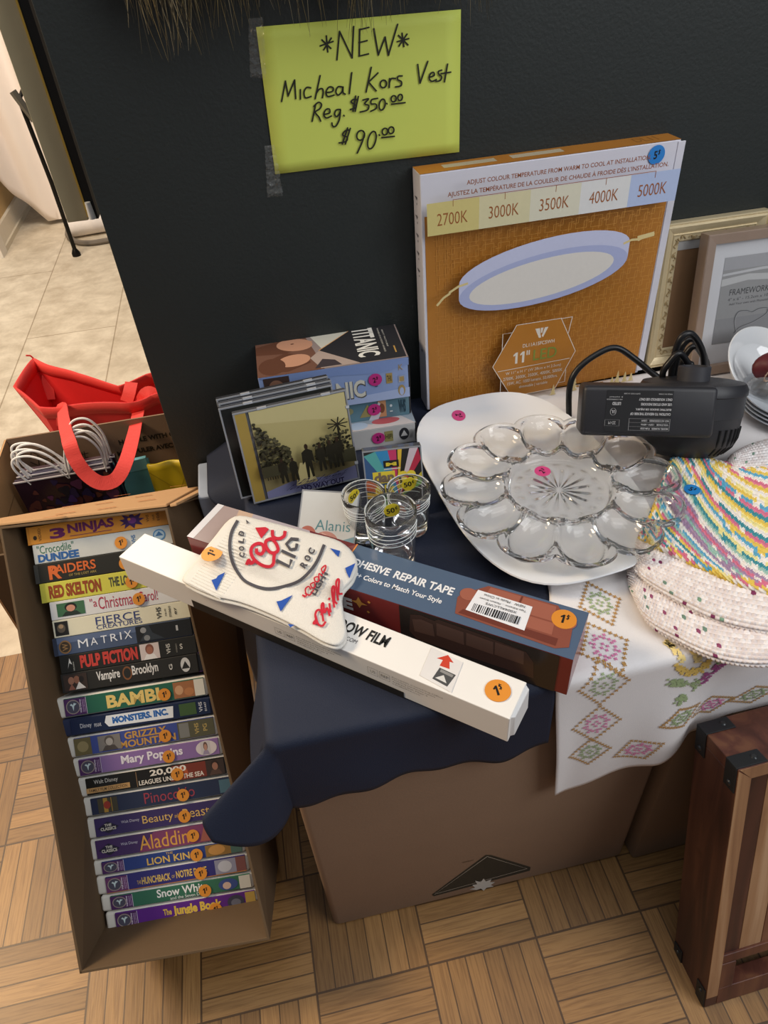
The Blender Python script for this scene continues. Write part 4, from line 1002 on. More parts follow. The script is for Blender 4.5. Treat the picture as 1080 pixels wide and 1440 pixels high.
    f.poly([(596, 186), (640, 183), (655, 192), (622, 232)][::-1], RD)
    def word(pts_list, w, m):
        for pts in pts_list: f.stroke([(p.x, p.y) for p in catmull([V((x, y, 0)) for x, y in pts], 5)], w, m)
    # large script letters, drawn as pen strokes
    word([[(633, 283), (622, 297), (604, 292), (602, 279)], [(633, 283), (631, 265), (622, 254), (602, 254), (582, 270), (580, 297), (595, 323), (627, 345), (658, 350), (673, 337), (675, 314), (678, 294)], [(562, 338), (570, 323), (578, 337), (593, 326)],
          [(658, 234), (642, 243), (642, 265), (658, 288), (678, 292), (693, 279), (684, 252), (667, 234), (658, 234)], [(669, 201), (673, 225), (698, 232), (718, 221), (722, 205)]], 14, RD)
    for ln in ([(690, 325), (740, 350), (748, 325)], [(712, 285), (762, 308)], [(775, 235), (750, 232), (728, 255), (745, 278), (768, 275), (772, 258)]):
        f.stroke(ln, 13, GY)
    def letters(txt, cx, cy, ang, h, w_, m, bold=0.05):
        vs, fs, _ = glyphs(txt, bold); f.lv += 1; ca_, sa_ = math.cos(ang), math.sin(ang); o_ = []
        for u, v in vs:
            x = u * w_; y = -v * h
            o_.append(f._p(cx + x * ca_ - y * sa_, cy + x * sa_ + y * ca_, f.lv))
        f.add(o_, fs, m)
    for ch, x, y, a in [('C', 552, 312, -1.5), ('O', 550, 285, -1.45), ('L', 548, 252, -1.4), ('D', 548, 222, -1.35)]: letters(ch, x, y, a, 24, 20, GY)
    letters('A', 562, 172, -0.5, 18, 12, GY)
    for ch, x, y, a in [('R', 806, 360, -0.95), ('O', 823, 332, -1.0), ('C', 840, 302, -1.05)]: letters(ch, x, y, a, 28, 24, GY)
    letters('LIGHT', 850, 474, -1.03, 26, 118, GY)
    word([[(806, 478), (796, 470), (812, 474), (808, 446), (822, 434), (830, 446)], [(808, 462), (826, 470), (842, 450)], [(836, 440), (830, 425), (846, 418), (848, 438), (836, 440)], [(850, 414), (846, 398), (862, 394), (864, 412), (850, 414)], [(866, 402), (866, 380), (878, 388)], [(884, 378), (876, 360), (894, 345), (890, 368), (880, 374)]], 6, RD)
    word([[(850, 578), (842, 590), (855, 585), (850, 555), (858, 535), (874, 535), (876, 552)], [(852, 560), (862, 592), (880, 600), (892, 585)], [(884, 578), (876, 520), (884, 505), (888, 545), (900, 525), (910, 555)], [(914, 540), (910, 508)], [(908, 488), (910, 485)], [(930, 520), (920, 450), (930, 435), (930, 490), (940, 505)], [(946, 490), (938, 420), (950, 405), (948, 460), (962, 465)]], 9, RD)
    f.build('knitted_print', t)
    # ribbed cuff
    b = MB()
    for k in range(26):
        f0 = k / 25
        a = V((330, 730, 0)).lerp(V((262, 818, 0)), f0); c = a + V((48, 18, 0)) + V((0, 6 * f0, 0))
        b.tube([W(q_.x, q_.y, skin(q_.x, q_.y)) for q_ in (a.lerp(c, 0.08), a.lerp(c, 0.3), a.lerp(c, 0.6), c)], 0.0007, SOCK, 5)
    b.build('ribbed_cuff', t, smooth=True)
    q = W(298, 779, 0.0072)
    sticker(t, q, V((0.55, 0.83, 0)), V((-0.83, 0.55, 0)), 'e8a04a', '1', '$', 0.0115, 0.0, 0.0004)
socks()

# ------------------------------------------------------------------ lamp carton against the wall
def lamp_box():
    zt = T + 0.002
    bl = onz(601, 581, zt); bl.y = 0.858
    w = ony(601, 583, 0.858); bl = V((w.x, 0.858, zt))
    W_, H, D = 0.337, 0.327, 0.036
    up = V((0, 0.022, 1)).normalized(); x = V((1, 0.02, 0)).normalized()
    M = frame(bl, x, up=up)
    t = thing('lamp_carton', 'tall orange and white carton with a round ceiling lamp picture leaning on the wall', 'carton', M)
    WH = K('d3d1da', 0.4, var=0.03)
    MB().box((0, 0, 0), (W_, D, H), WH).build('carton', t, bevel=0.0012)
    ORG = K('b0732a', 0.42, var=0.06, scale=30)
    f = MB().on((0, 0, 0), (W_, 0, 0), (0, 0, H), 0.0004)
    f.rect(0.012, 0, .985, .85, ORG)
    LN = P('c48a3e')
    r2 = random.Random(4)
    # fine interlocked square lattice
    nx, ny = 15, 13
    for i in range(nx):
        for j in range(ny):
            cx = .045 + (i + .5) / nx * .905; cy = .025 + (j + .5) / ny * .76
            a, bq = .022, .021
            f.stroke([(cx - a, cy - bq), (cx + a, cy - bq), (cx + a, cy + bq), (cx - a, cy + bq)], .0022, LN, closed=True, ar=1)
            f.stroke([(cx - .0324, cy), (cx - .012, cy), (cx - .012, cy + .032)], .0020, LN); f.stroke([(cx + .0324, cy + .006), (cx + .012, cy + .006), (cx + .012, cy - .03)], .0020, LN)
    cols = ['cfc07c', 'd3caa2', 'd6d1bb', 'd9d8d6', 'aebcdc']
    for k in range(5): f.rect(.008 + .195 * k + (.0), .795, .008 + .195 * (k + 1) + .002, .912, P(cols[k]))
    BR = P('9a5a2a')
    for k, s in enumerate(('2700K', '3000K', '3500K', '4000K', '5000K')):
        x0 = .045 + .195 * k; f.text(s, x0, .828, x0 + .115, .872, BR, -.005)
        f.stroke([(x0 + .06, .892), (x0 + .06, .915)], .002, BR)
    f.stroke([(.105, .915), (.885, .915)], .0022, BR)
    f.text('ADJUST COLOUR TEMPERATURE FROM WARM TO COOL AT INSTALLATION.', .155, .955, .855, .976, P('8a4a22'), .015)
    f.text("AJUSTEZ LA TEMPÉRATURE DE LA COULEUR DE CHAUDE À FROIDE DÈS L'INSTALLATION.", .085, .922, .930, .947, P('8a4a22'), .015)
    # lamp picture
    S1, S2, S3 = P('c3c6e0'), P('a9b0d4'), P('dcd6ce')
    cx, cy, rt = .475, .592, .105
    el = lambda x_, y_, a, bq, n=40: [(x_ + a * math.cos(q) * math.cos(rt) - bq * math.sin(q) * math.sin(rt), y_ + a * math.cos(q) * math.sin(rt) + bq * math.sin(q) * math.cos(rt)) for q in [2 * math.pi * k / n for k in range(n)]]
    f.poly(el(cx, cy + .030, .350, .100), S1)
    f.poly([(cx - .3480, cy - .006), (cx - .348, cy - .066), (cx + .348, cy + .006), (cx + .348, cy + .066)], S1)
    f.poly(el(cx, cy - .030, .350, .103), S2)
    f.poly(el(cx - .008, cy - .030, .300, .080), S3)
    # torn scuffs
    SC_ = P('d9c48a')
    for (a, b_) in [((.04, .52), (.09, .56)), ((.09, .565), (.16, .59)), ((.80, .655), (.86, .662)), ((.86, .66), (.92, .672))]:
        f.stroke([a, ((a[0] + b_[0]) / 2, (a[1] + b_[1]) / 2 + .006), b_], .009, SC_)
    f.stroke([(.86, .668), (.915, .675)], .018, SC_)
    # hexagon panel
    HX = [(.276, .197), (.367, .030), (.570, .035), (.646, .207), (.566, .374), (.373, .376)]
    WT = P('dcd3c6')
    f.stroke([(.315, .03), (.315, .345), (.37, .345)], .0028, WT); f.stroke([(.615, .372), (.566, .372)], .0028, WT); f.stroke([(.615, .372), (.605, .30)], .0028, WT); f.stroke([(.315, .03), (.37, .03)], .0028, WT); f.stroke([(.57, .06), (.612, .06), (.612, .12)], .0028, WT)
    f.poly(HX, ORG); f.stroke(HX, .0032, WT, closed=True)
    f.poly([(.455, .345), (.475, .345), (.480, .315), (.484, .300), (.474, .300)][::-1], WT).poly([(.479, .345), (.491, .345), (.487, .322), (.481, .322)][::-1], WT).poly([(.497, .345), (.512, .345), (.492, .300), (.486, .308)][::-1], WT)
    f.text('DL11A15FC5WH', .405, .266, .545, .283, WT, .01)
    f.poly([(.375, .195), (.385, .195), (.385, .248), (.376, .248), (.366, .238), (.366, .230), (.375, .235)], WT).poly([(.405, .195), (.415, .195), (.415, .248), (.406, .248), (.396, .238), (.396, .230), (.405, .235)], WT).rect(.424, .228, .429, .250, WT).rect(.433, .228, .438, .250, WT).text('LED', .455, .195, .560, .247, P('7d8b3a'), .01)
    f.stroke([(.30, .170), (.622, .176)], .0028, WT)
    for k, s in enumerate(('W 11" x H 1" (W 28cm x H 2.5cm)', '2700K, 3000K, 3500K, 4000K, 5000K', '15W, AC, 1000 lumens, 50,000hrs.', 'dimmable | variable')):
        w0 = (.335, .325, .345, .40)[k]; w1 = (.585, .595, .575, .53)[k]; y = .142 - .026 * k
        f.text(s, w0, y, w1, y + .018, WT)
    TR = P('d6c28c')
    for (x0, h) in [(.66, .085), (.64, .05), (.865, .06), (.84, .035), (.90, .05), (.93, .04), (.56, .05), (.705, .035)]:
        for q in range(5):
            yy = .004 + h * q / 5; ww = .016 * (1 - q / 5.5)
            f.poly([(x0 - ww, yy), (x0 + ww, yy), (x0, yy + h / 3.2)], TR)
    f.build('front_print', t)
    g = MB().on((0, 0, H), (W_, 0, 0), (0, D, 0), 0.0004)
    g.rect(0, 0, 1, 1, ORG).rect(.10, .35, .30, .75, P('b3a78a')).rect(.36, .4, .56, .8, P('b9ac90'))
    g.text('DL11', .84, .3, .93, .8, P('8a5a22'), 0.0)
    g.build('top_print', t)
    g = MB().on((0, D, 0), (0, -D, 0), (0, 0, H), 0.0004)
    for k in range(5): g.text('- 4', .25, .60 + .07 * k, .6, .63 + .07 * k, P('4d4a50'), rot=1)
    g.rect(.45, .27, .6, .28, P('4d4a50'))
    g.build('side_print', t)
    MB().box((W_ - 0.004, -0.0012, 0.004), (W_ + 0.006, 0.0012, H - 0.002), WH).build('side_flange', t, bevel=0.0004)
    q = M.inverted() @ ony(922, 217, 0.872)
    sticker(t, (q.x, 0, q.z), (1, 0, 0), (0, 0, 1), '2a7fc9', '5', '$', 0.0112, 0.1, 0.0012)
lamp_box()

# ------------------------------------------------------------------ handwritten sign
def sign():
    Y = WY - 0.0012
    org = ony(372, 245, Y)
    tl, tr, br_, bl = ony(360, 38, Y), ony(648, 13, Y), ony(645, 213, Y), ony(387, 245, Y)
    t = thing('paper_sign', 'bright yellow paper sign with black handwriting taped to the dark wall', 'sign', bl)
    YL = K('c8d360', 0.6, var=0.02, scale=20)
    b = MB(); n = 12
    def fn(u, v):
        p = bl.lerp(br_, u).lerp(tl.lerp(tr, u), v)
        return p - bl + V((0, -0.0006 - 0.002 * (1 - v) * u * u, 0))
    b.grid(fn, n, n, YL); b.build('sheet', t, smooth=True, solid=0.0003)
    class HW(MB):
        def _p(s, x, y, lv):
            px, py = 340 + x / 3.1765, y / 3.1765
            p = ony(px, py, Y - 0.0012)
            u = (p.x - bl.x) / (br_.x - bl.x); v = (p.z - bl.z) / (tl.z - bl.z)
            return p - bl + V((0, -0.0001 - 0.002 * max(0, 1 - v) * u * u - 0.00002 * lv, 0))
    f = HW().on((0, 0, 0), (1, 0, 0), (0, 1, 0))
    PEN = K('1f2015', 0.5)
    def E_(cx, cy, rx, ry, tilt=0.0, n=14):
        return [(cx + rx * math.cos(a) * math.cos(tilt) - ry * math.sin(a) * math.sin(tilt), cy + rx * math.cos(a) * math.sin(tilt) + ry * math.sin(a) * math.cos(tilt)) for a in [2 * math.pi * k / n - 1.2 for k in range(n + 1)]]
    S_ = [
        [(378, 160), (384, 232)], [(350, 205), (408, 185)], [(358, 178), (398, 216)], [(400, 170), (366, 222)],
        [(716, 148), (724, 208)], [(694, 186), (746, 172)], [(700, 158), (742, 200)], [(738, 152), (702, 205)],
        [(425, 267), (437, 140)], [(437, 140), (493, 258)], [(493, 258), (500, 118)],
        [(527, 130), (525, 250)], [(527, 132), (568, 122)], [(524, 190), (560, 181)], [(525, 250), (566, 240)],
        [(590, 128), (610, 245)], [(610, 245), (640, 165)], [(640, 165), (655, 246)], [(655, 246), (696, 108)],
        [(178, 453), (195, 362)], [(195, 362), (207, 428)], [(207, 428), (236, 357)], [(236, 357), (241, 440)],
        [(262, 400), (262, 442)], '~', [(308, 392), (290, 390), (278, 410), (284, 436), (310, 430)],
        [(350, 337), (328, 440)], '~', [(334, 415), (346, 398), (360, 396), (364, 412), (360, 436)],
        '~', [(376, 413), (404, 408), (408, 392), (390, 388), (376, 410), (384, 430), (412, 424)],
        '~', [(450, 388), (430, 387), (420, 408), (430, 424), (448, 408), (452, 386), (452, 412), (462, 420)], [(491, 324), (480, 417)],
        [(578, 300), (555, 410)], [(608, 325), (566, 366)], [(566, 366), (600, 405)], E_(632, 374, 14, 17, .2) and '~', E_(632, 374, 14, 17, .2),
        [(660, 350), (658, 390)], '~', [(659, 368), (668, 350), (686, 350)], '~', [(716, 338), (698, 340), (695, 354), (712, 364), (710, 382), (686, 387)],
        [(785, 287), (795, 370)], [(795, 370), (830, 273)], '~', [(836, 344), (858, 336), (855, 322), (842, 328), (836, 350), (848, 362), (868, 354)],
        '~', [(892, 312), (877, 318), (880, 332), (892, 342), (885, 358), (866, 362)], [(918, 285), (904, 364)], [(888, 328), (932, 321)],
        [(330, 465), (314, 541)], '~', [(322, 474), (342, 456), (356, 466), (348, 485), (328, 500), (344, 522), (352, 540)],
        '~', [(368, 510), (392, 503), (390, 486), (374, 490), (366, 512), (378, 526), (400, 517)], '~', [(440, 488), (422, 490), (414, 508), (424, 520), (438, 502), (440, 489), (436, 530), (420, 562), (406, 562), (402, 548)], [(455, 514), (457, 517)],
        '~', [(516, 446), (498, 443), (488, 455), (505, 466), (508, 480), (484, 488)], [(508, 428), (496, 496)], [(520, 430), (506, 496)],
        '~', [(540, 446), (566, 440), (548, 462), (566, 470), (560, 490), (528, 499)], '~', [(606, 438), (580, 444), (577, 462), (598, 464), (600, 482), (575, 496)], '~', E_(626, 466, 13, 25, .2), [(646, 460), (648, 463)],
        '~', E_(677, 440, 11, 14, .2), '~', E_(706, 434, 10, 14, .2), [(668, 464), (728, 457)],
        '~', [(482, 578), (460, 584), (450, 602), (470, 612), (465, 630), (434, 637)], [(472, 570), (448, 642)], [(484, 572), (462, 642)],
        '~', E_(530, 603, 17, 22, .3), '~', [(547, 594), (538, 630), (515, 682)], '~', E_(580, 624, 17, 40, .25), [(612, 600), (614, 603)], '~', E_(638, 586, 12, 15, .2), '~', E_(666, 580, 12, 15, .2), [(624, 613), (680, 607)]]
    sm = False
    for q in S_:
        if isinstance(q, str): sm = True; continue
        pts = [(p.x, p.y) for p in catmull([V((x, y, 0)) for x, y in q], 5)] if sm and len(q) > 2 else q
        f.stroke(pts[::-1], 7.0, PEN); sm = False
    f.build('handwriting', t)
    # crinkled clear tape
    CT = K('c9c9c6', 0.1, var=0.0, alpha=0.10, spec=1.0)
    for nm, quad in (('a', [(349, 26), (370, 24), (374, 110), (352, 108)]), ('b', [(372, 205), (386, 203), (398, 275), (376, 277)])):
        c = [ony(x, y, Y) for x, y in quad]; r2 = random.Random(8)
        def tf(u, v, c=c, r2=r2):
            p = c[3].lerp(c[2], u).lerp(c[0].lerp(c[1], u), v); return p - bl + V((r2.uniform(-.0006, .0006), -0.0006 - r2.random() * 0.0035 * (0.2 + abs(math.sin(v * 19))), 0))
        MB().grid(tf, 8, 26, CT).build('clear_tape', t, smooth=False)
sign()

# fur vest hanging above, only its hem in view
def fur():
    o = V((0.08, WY - 0.04, 1.048))
    t = thing('fur_vest', 'shaggy brown fur vest hanging on the wall, only its hem showing at the top', 'vest', o)
    b = MB()
    b.grid(lambda u, v: V((-0.19 + 0.40 * u, 0.012 - 0.03 * math.sin(u * 3.14), -0.004 + 0.30 * v + 0.012 * math.sin(u * 17))), 30, 12, K('4d4230', 0.9, scale=80, bump=0.5)).build('vest_body', t, smooth=True, solid=0.01)
    b = MB(); r2 = random.Random(11); cs = [K(c, 0.6, var=0.2) for c in ('54482c', '3a3426', '6e6140', '2f2b22', '7d755f')]
    for k in range(430):
        u = r2.random(); x = -0.165 + 0.37 * u
        if 0.46 < u < 0.60 and r2.random() < 0.75: continue
        z = 0.02 * r2.random(); ln = 0.03 + 0.042 * r2.random() * (0.6 + 0.7 * abs(math.sin(u * 7 + 0.6)))
        y = -0.02 + 0.03 * r2.random(); dx = r2.uniform(-.014, .014)
        b.tube([(x, y, z), (x + dx * .4, y - .006, z - ln * .5), (x + dx, y - .003, z - ln)], [0.0005, 0.0004, 0.0001], cs[r2.randrange(5)], 3)
    props(b.build('fur_strands', t), kind='stuff')
fur()
# ------------------------------------------------------------------ white platter and glass egg plate
PORC = K('e9eaec', 0.08, var=0.01, coat=0.5)
def platter():
    c = V((0.2800, 0.652, T + 0.002)); a, bq = 0.1150, 0.1890
    M = frame(c, (1, 0.085, 0))
    t = thing('serving_platter', 'white rounded rectangular platter lying under the glass egg plate', 'platter', M)
    def shp(an):
        ca, sa = abs(math.cos(an)), abs(math.sin(an)); n = 3.0
        return ((ca / a) ** n + (sa / bq) ** n) ** (-1 / n)
    prof = [(0.0, 0.0025), (0.62, 0.0025), (0.66, 0.0), (0.70, 0.0), (0.72, 0.003), (0.88, 0.0115), (0.985, 0.0195), (1.0, 0.0215), (0.995, 0.0232), (0.97, 0.0225), (0.87, 0.0158), (0.74, 0.0085), (0.66, 0.0072), (0.0, 0.0065)]
    MB().lathe(prof, PORC, 96, shape=shp).build('dish', t, smooth=True, weld=True, angle=60)
    up_ = prof[7:][::-1]
    def zat(x, y):
        k = math.hypot(x, y) / shp(math.atan2(y, x))
        for (r0, z0), (r1, z1) in zip(up_, up_[1:]):
            if r0 <= k <= r1: return z0 + (z1 - z0) * (k - r0) / (r1 - r0)
        return 0.022
    q = M.inverted() @ onz(645, 584, T + 0.018); z = zat(q.x, q.y)
    gx = (zat(q.x + .012, q.y) - zat(q.x - .012, q.y)) / .024; gy = (zat(q.x, q.y + .012) - zat(q.x, q.y - .012)) / .024
    sticker(t, (q.x, q.y, z + 0.0008), V((0.1, -1, 0.1 * gx - gy)), V((1, 0.1, gx + 0.1 * gy)), 'd64a86', '2', '$', 0.0098, -0.1, 0.0)
platter()
def egg_plate():
    z0 = T + 0.0190
    ctr = onz(788, 675, z0 + 0.027); c = V((ctr.x, ctr.y, z0))
    M = Matrix.Translation(c) @ Matrix.Rotation(0.10, 4, 'Z')
    t = thing('egg_plate', 'clear pressed glass egg plate with twelve hollows resting on the white platter', 'egg plate', M)
    R0, N = 0.1430, 12
    rc, ra, ta = 0.1010, 0.0380, 0.0275
    def rim(an):
        k = (an * N / (2 * math.pi)) % 1.0; d = abs(k - 0.5) * 2               # 0 mid cup, 1 between cups
        da = (k - 0.5) * 2 * math.pi / N
        # outer edge of an ellipse round the cup centre
        return 1 - 0.165 * (1 - math.sqrt(max(0.0, 1 - (d * 0.93) ** 2)))
    def ztop(r, an):
        k = (an * N / (2 * math.pi)) % 1.0; da = (k - 0.5) * 2 * math.pi / N
        x = r * math.cos(da) - rc; y = r * math.sin(da)
        e = (x / ra) ** 2 + (y / ta) ** 2
        z = 0.0275
        if r < 0.068:
            z = 0.0115 + 0.016 * smooth(0.058, 0.0675, r)
            if r < 0.040:                                                   # sixteen-ray star
                kk = (an * 16 / (2 * math.pi)) % 1.0; w = abs(kk - 0.5) * 2
                amp = smooth(0.003, 0.010, r) * smooth(0.040, 0.036, r)
                z -= 0.0022 * amp * max(0, 1 - w / 0.55)
            elif r < 0.058:
                kk = (an * 16 / (2 * math.pi) + 0.5) % 1.0 - 0.5
                rr = (r - 0.049) / 0.006; ee = (kk * 2.6) ** 2 + rr ** 2
                if ee < 1: z -= 0.0024 * (1 - ee)
        if e < 1:
            z = min(z, 0.0275 - 0.0185 * (1 - e) ** 0.55)
        return z
    nr, na = 62, 288
    rs = [0.0015 + (0.92 * 1.0) * (i / nr) for i in range(nr + 1)]
    top, bot = [], []
    vs, fs = [], []
    def radius(i, an): return (0.002 + (R0 * rim(an) - 0.004 - 0.002) * (i / nr))
    for i in range(nr + 1):
        for j in range(na):
            an = 2 * math.pi * j / na; r = radius(i, an)
            vs.append((r * math.cos(an), r * math.sin(an), ztop(min(r, 0.1325 if False else r), an)))
    nt = len(vs)
    for i in range(nr + 1):
        for j in range(na):
            an = 2 * math.pi * j / na; r = radius(i, an)
            z = ztop(r, an) if r > 0.060 else 0.0115 + 0.016 * smooth(0.058, 0.0675, r)
            vs.append((r * math.cos(an), r * math.sin(an), max(0.0, z - 0.0058)))
    # rounded rim between the two skins
    nb = len(vs)
    for j in range(na):
        an = 2 * math.pi * j / na; r = R0 * rim(an)
        zt = vs[nr * na + j][2]; zb = vs[nt + nr * na + j][2]
        vs.append((r * math.cos(an), r * math.sin(an), (zt + zb) / 2))
    for i in range(nr):
        for j in range(na):
            j2 = (j + 1) % na
            fs.append((i * na + j, (i + 1) * na + j, (i + 1) * na + j2, i * na + j2))
            fs.append((nt + i * na + j, nt + i * na + j2, nt + (i + 1) * na + j2, nt + (i + 1) * na + j))
    for j in range(na):
        j2 = (j + 1) % na
        fs.append((nr * na + j, nb + j, nb + j2, nr * na + j2)); fs.append((nb + j, nt + nr * na + j, nt + nr * na + j2, nb + j2))
    vs.append((0, 0, ztop(0.0, 0))); vs.append((0, 0, 0.0057))
    for j in range(na):
        j2 = (j + 1) % na; fs.append((len(vs) - 2, j, j2)); fs.append((len(vs) - 1, nt + j2, nt + j))
    b = MB(); b.add(vs, fs, K('ffffff', 0.0, trans=0.97, var=0, ior=1.46))
    b.build('pressed_glass', t, smooth=True, angle=180)
    q = M.inverted() @ onz(763, 662, z0 + 0.013)
    sticker(t, (q.x, q.y, 0.0122), (1, 0, 0), (0, 1, 0), 'c9417c', '2', '$', 0.0100, 0.45, 0.0)
egg_plate()

# ------------------------------------------------------------------ air pump
def pump():
    BK = K('26262a', 0.42, var=0.08, scale=200, bump=0.12, bscale=1600)
    BK2 = K('1c1c1f', 0.45, var=0.05)
    z0 = T + 0.0795; tl = 0.44
    a, c = onz(815, 613, z0), onz(985, 617, z0)
    d = c - a; d.z = 0; L_ = d.length; d.normalize(); n = V((-d.y, d.x, 0))
    M = frame(a, d, up=V((0, 0, 1)) * math.cos(tl) + n * math.sin(tl))
    t = thing('air_pump', 'black electric air pump with coiled cord and white caution print', 'pump', M)
    H = 0.060
    MB().box((0, 0, 0.0), (L_ + 0.014, 0.045, H), BK).build('motor_housing', t, bevel=0.006, bseg=3, smooth=True)
    ctr = (L_ * 1.04, 0.078, -0.032)
    prof = [(0, 0), (0.040, 0), (0.047, 0.006), (0.056, 0.016), (0.0585, 0.028), (0.0610, 0.050), (0.0615, 0.0505), (0.0625, 0.076), (0.0640, 0.077), (0.0640, 0.084), (0.060, 0.0905), (0.050, 0.0925), (0, 0.093)]
    MB().lathe(prof, BK, 64, c=ctr).build('drum', t, smooth=True, weld=True, angle=35)
    b = MB(); b.lathe([(0.0190, 0.0), (0.0190, 0.018), (0.0178, 0.019), (0.0150, 0.019), (0.0150, 0.002)], K('333338', 0.5), 36, c=(ctr[0] - 0.003, ctr[1] - 0.010, ctr[2] + 0.0915)); b.build('nozzle', t, smooth=True)
    for k in range(7):
        an = -1.18 + 0.155 * k
        x, y = math.cos(an), math.sin(an); r = 0.0592
        p = [V((ctr[0] + x * rr, ctr[1] + y * rr, z + ctr[2])) for rr, z in ((r + 0.0008, 0.038), (r - 0.001, 0.025), (r - 0.0062, 0.013), (r - 0.014, 0.005))]
        MB().tube(p, 0.0017, K('050506', 0.8), 6).build('vent_slot', t)
    f = MB().on((0, 0, 0.0), (L_, 0, 0), (0, 0, H), 0.0005)
    WT = P('b4b4b6')
    f.rect(.20, .10, .74, .92, P('17171a'))
    for k, s in enumerate(('CAUTION: TO REDUCE THE RISK OF', 'ELECTRIC SHOCK OR INJURY,', 'USE AND STORE INDOORS', 'ONLY. HOUSEHOLD USE ONLY')):
        f.text(s, .735 - (.33, .29, .25, .27)[k], .44 + .095 * k, .735, .49 + .095 * k, WT, .03, rot=2)
    f.text('MADE IN CHINA', .62, .845, .73, .868, WT, rot=2).text('DATE CODE: 2H 2008', .34, .845, .47, .868, WT, rot=2).text('LISTED', .25, .63, .32, .69, WT, .03, rot=2).text('AIR COMPRESSOR', .20, .73, .33, .752, WT, rot=2).text('E 327937', .22, .78, .33, .80, WT, rot=2)
    f.stroke([(.40, .14), (.735, .14), (.735, .37), (.40, .37)], .003, WT, closed=True); f.stroke([(.40, .215), (.735, .215)], .002, WT); f.stroke([(.40, .295), (.735, .295)], .002, WT)
    for k, s in enumerate(('MODEL NUMBER   PUM-2020', 'VOLTAGE   120V~ 60Hz', 'NO ACCESSORIES   130W')): f.text(s, .50, .16 + .078 * k, .725, .195 + .078 * k, WT, .02, rot=2)
    f.stroke([(.262 + .024 * math.cos(q), .50 + .070 * math.sin(q)) for q in [k * .45 for k in range(14)]], .003, WT, closed=True); f.text('UL', .248, .47, .278, .53, WT, .02, rot=2)
    f.stroke([(.20, .22), (.32, .22), (.32, .34), (.20, .34)], .002, WT, closed=True); f.text('2D-M', .23, .25, .29, .31, WT, rot=2)
    f.build('white_print', t)
    # cord: arch from behind the housing to the drum, plus the coil
    Mi = M.inverted()
    arch = [(800, 585), (801, 545), (812, 520), (838, 499), (866, 489), (893, 505), (915, 523), (938, 540)]
    ys = [0.760, 0.765, 0.770, 0.772, 0.770, 0.760, 0.745, 0.725]
    pts = catmull([Mi @ ony(x, y, yy) for (x, y), yy in zip(arch, ys)], 8)
    pts.append(V((pts[-1].x + 0.015, pts[-1].y - 0.005, pts[-1].z - 0.03)))
    CB = K('131315', 0.38, var=0.05)
    b = MB(); b.tube(pts, 0.0042, CB, 10)
    b.build('power_cord', t, smooth=True)
    b = MB()
    for k, (x0, w, h, yy) in enumerate([(940, 28, 36, 0.715), (952, 34, 64, 0.725), (956, 32, 56, 0.738), (962, 28, 46, 0.752)]):
        loop = [(x0 - 6, 548), (x0 - 8, 525), (x0 + 2, 545 - h), (x0 + w * .55, 533 - h), (x0 + w, 540 - h * .8), (x0 + w + 4, 515), (x0 + w, 545)]
        b.tube(catmull([Mi @ ony(px, py, yy) for px, py in loop], 8), 0.0042, CB, 10)
    b.build('coiled_cord', t, smooth=True)
pump()

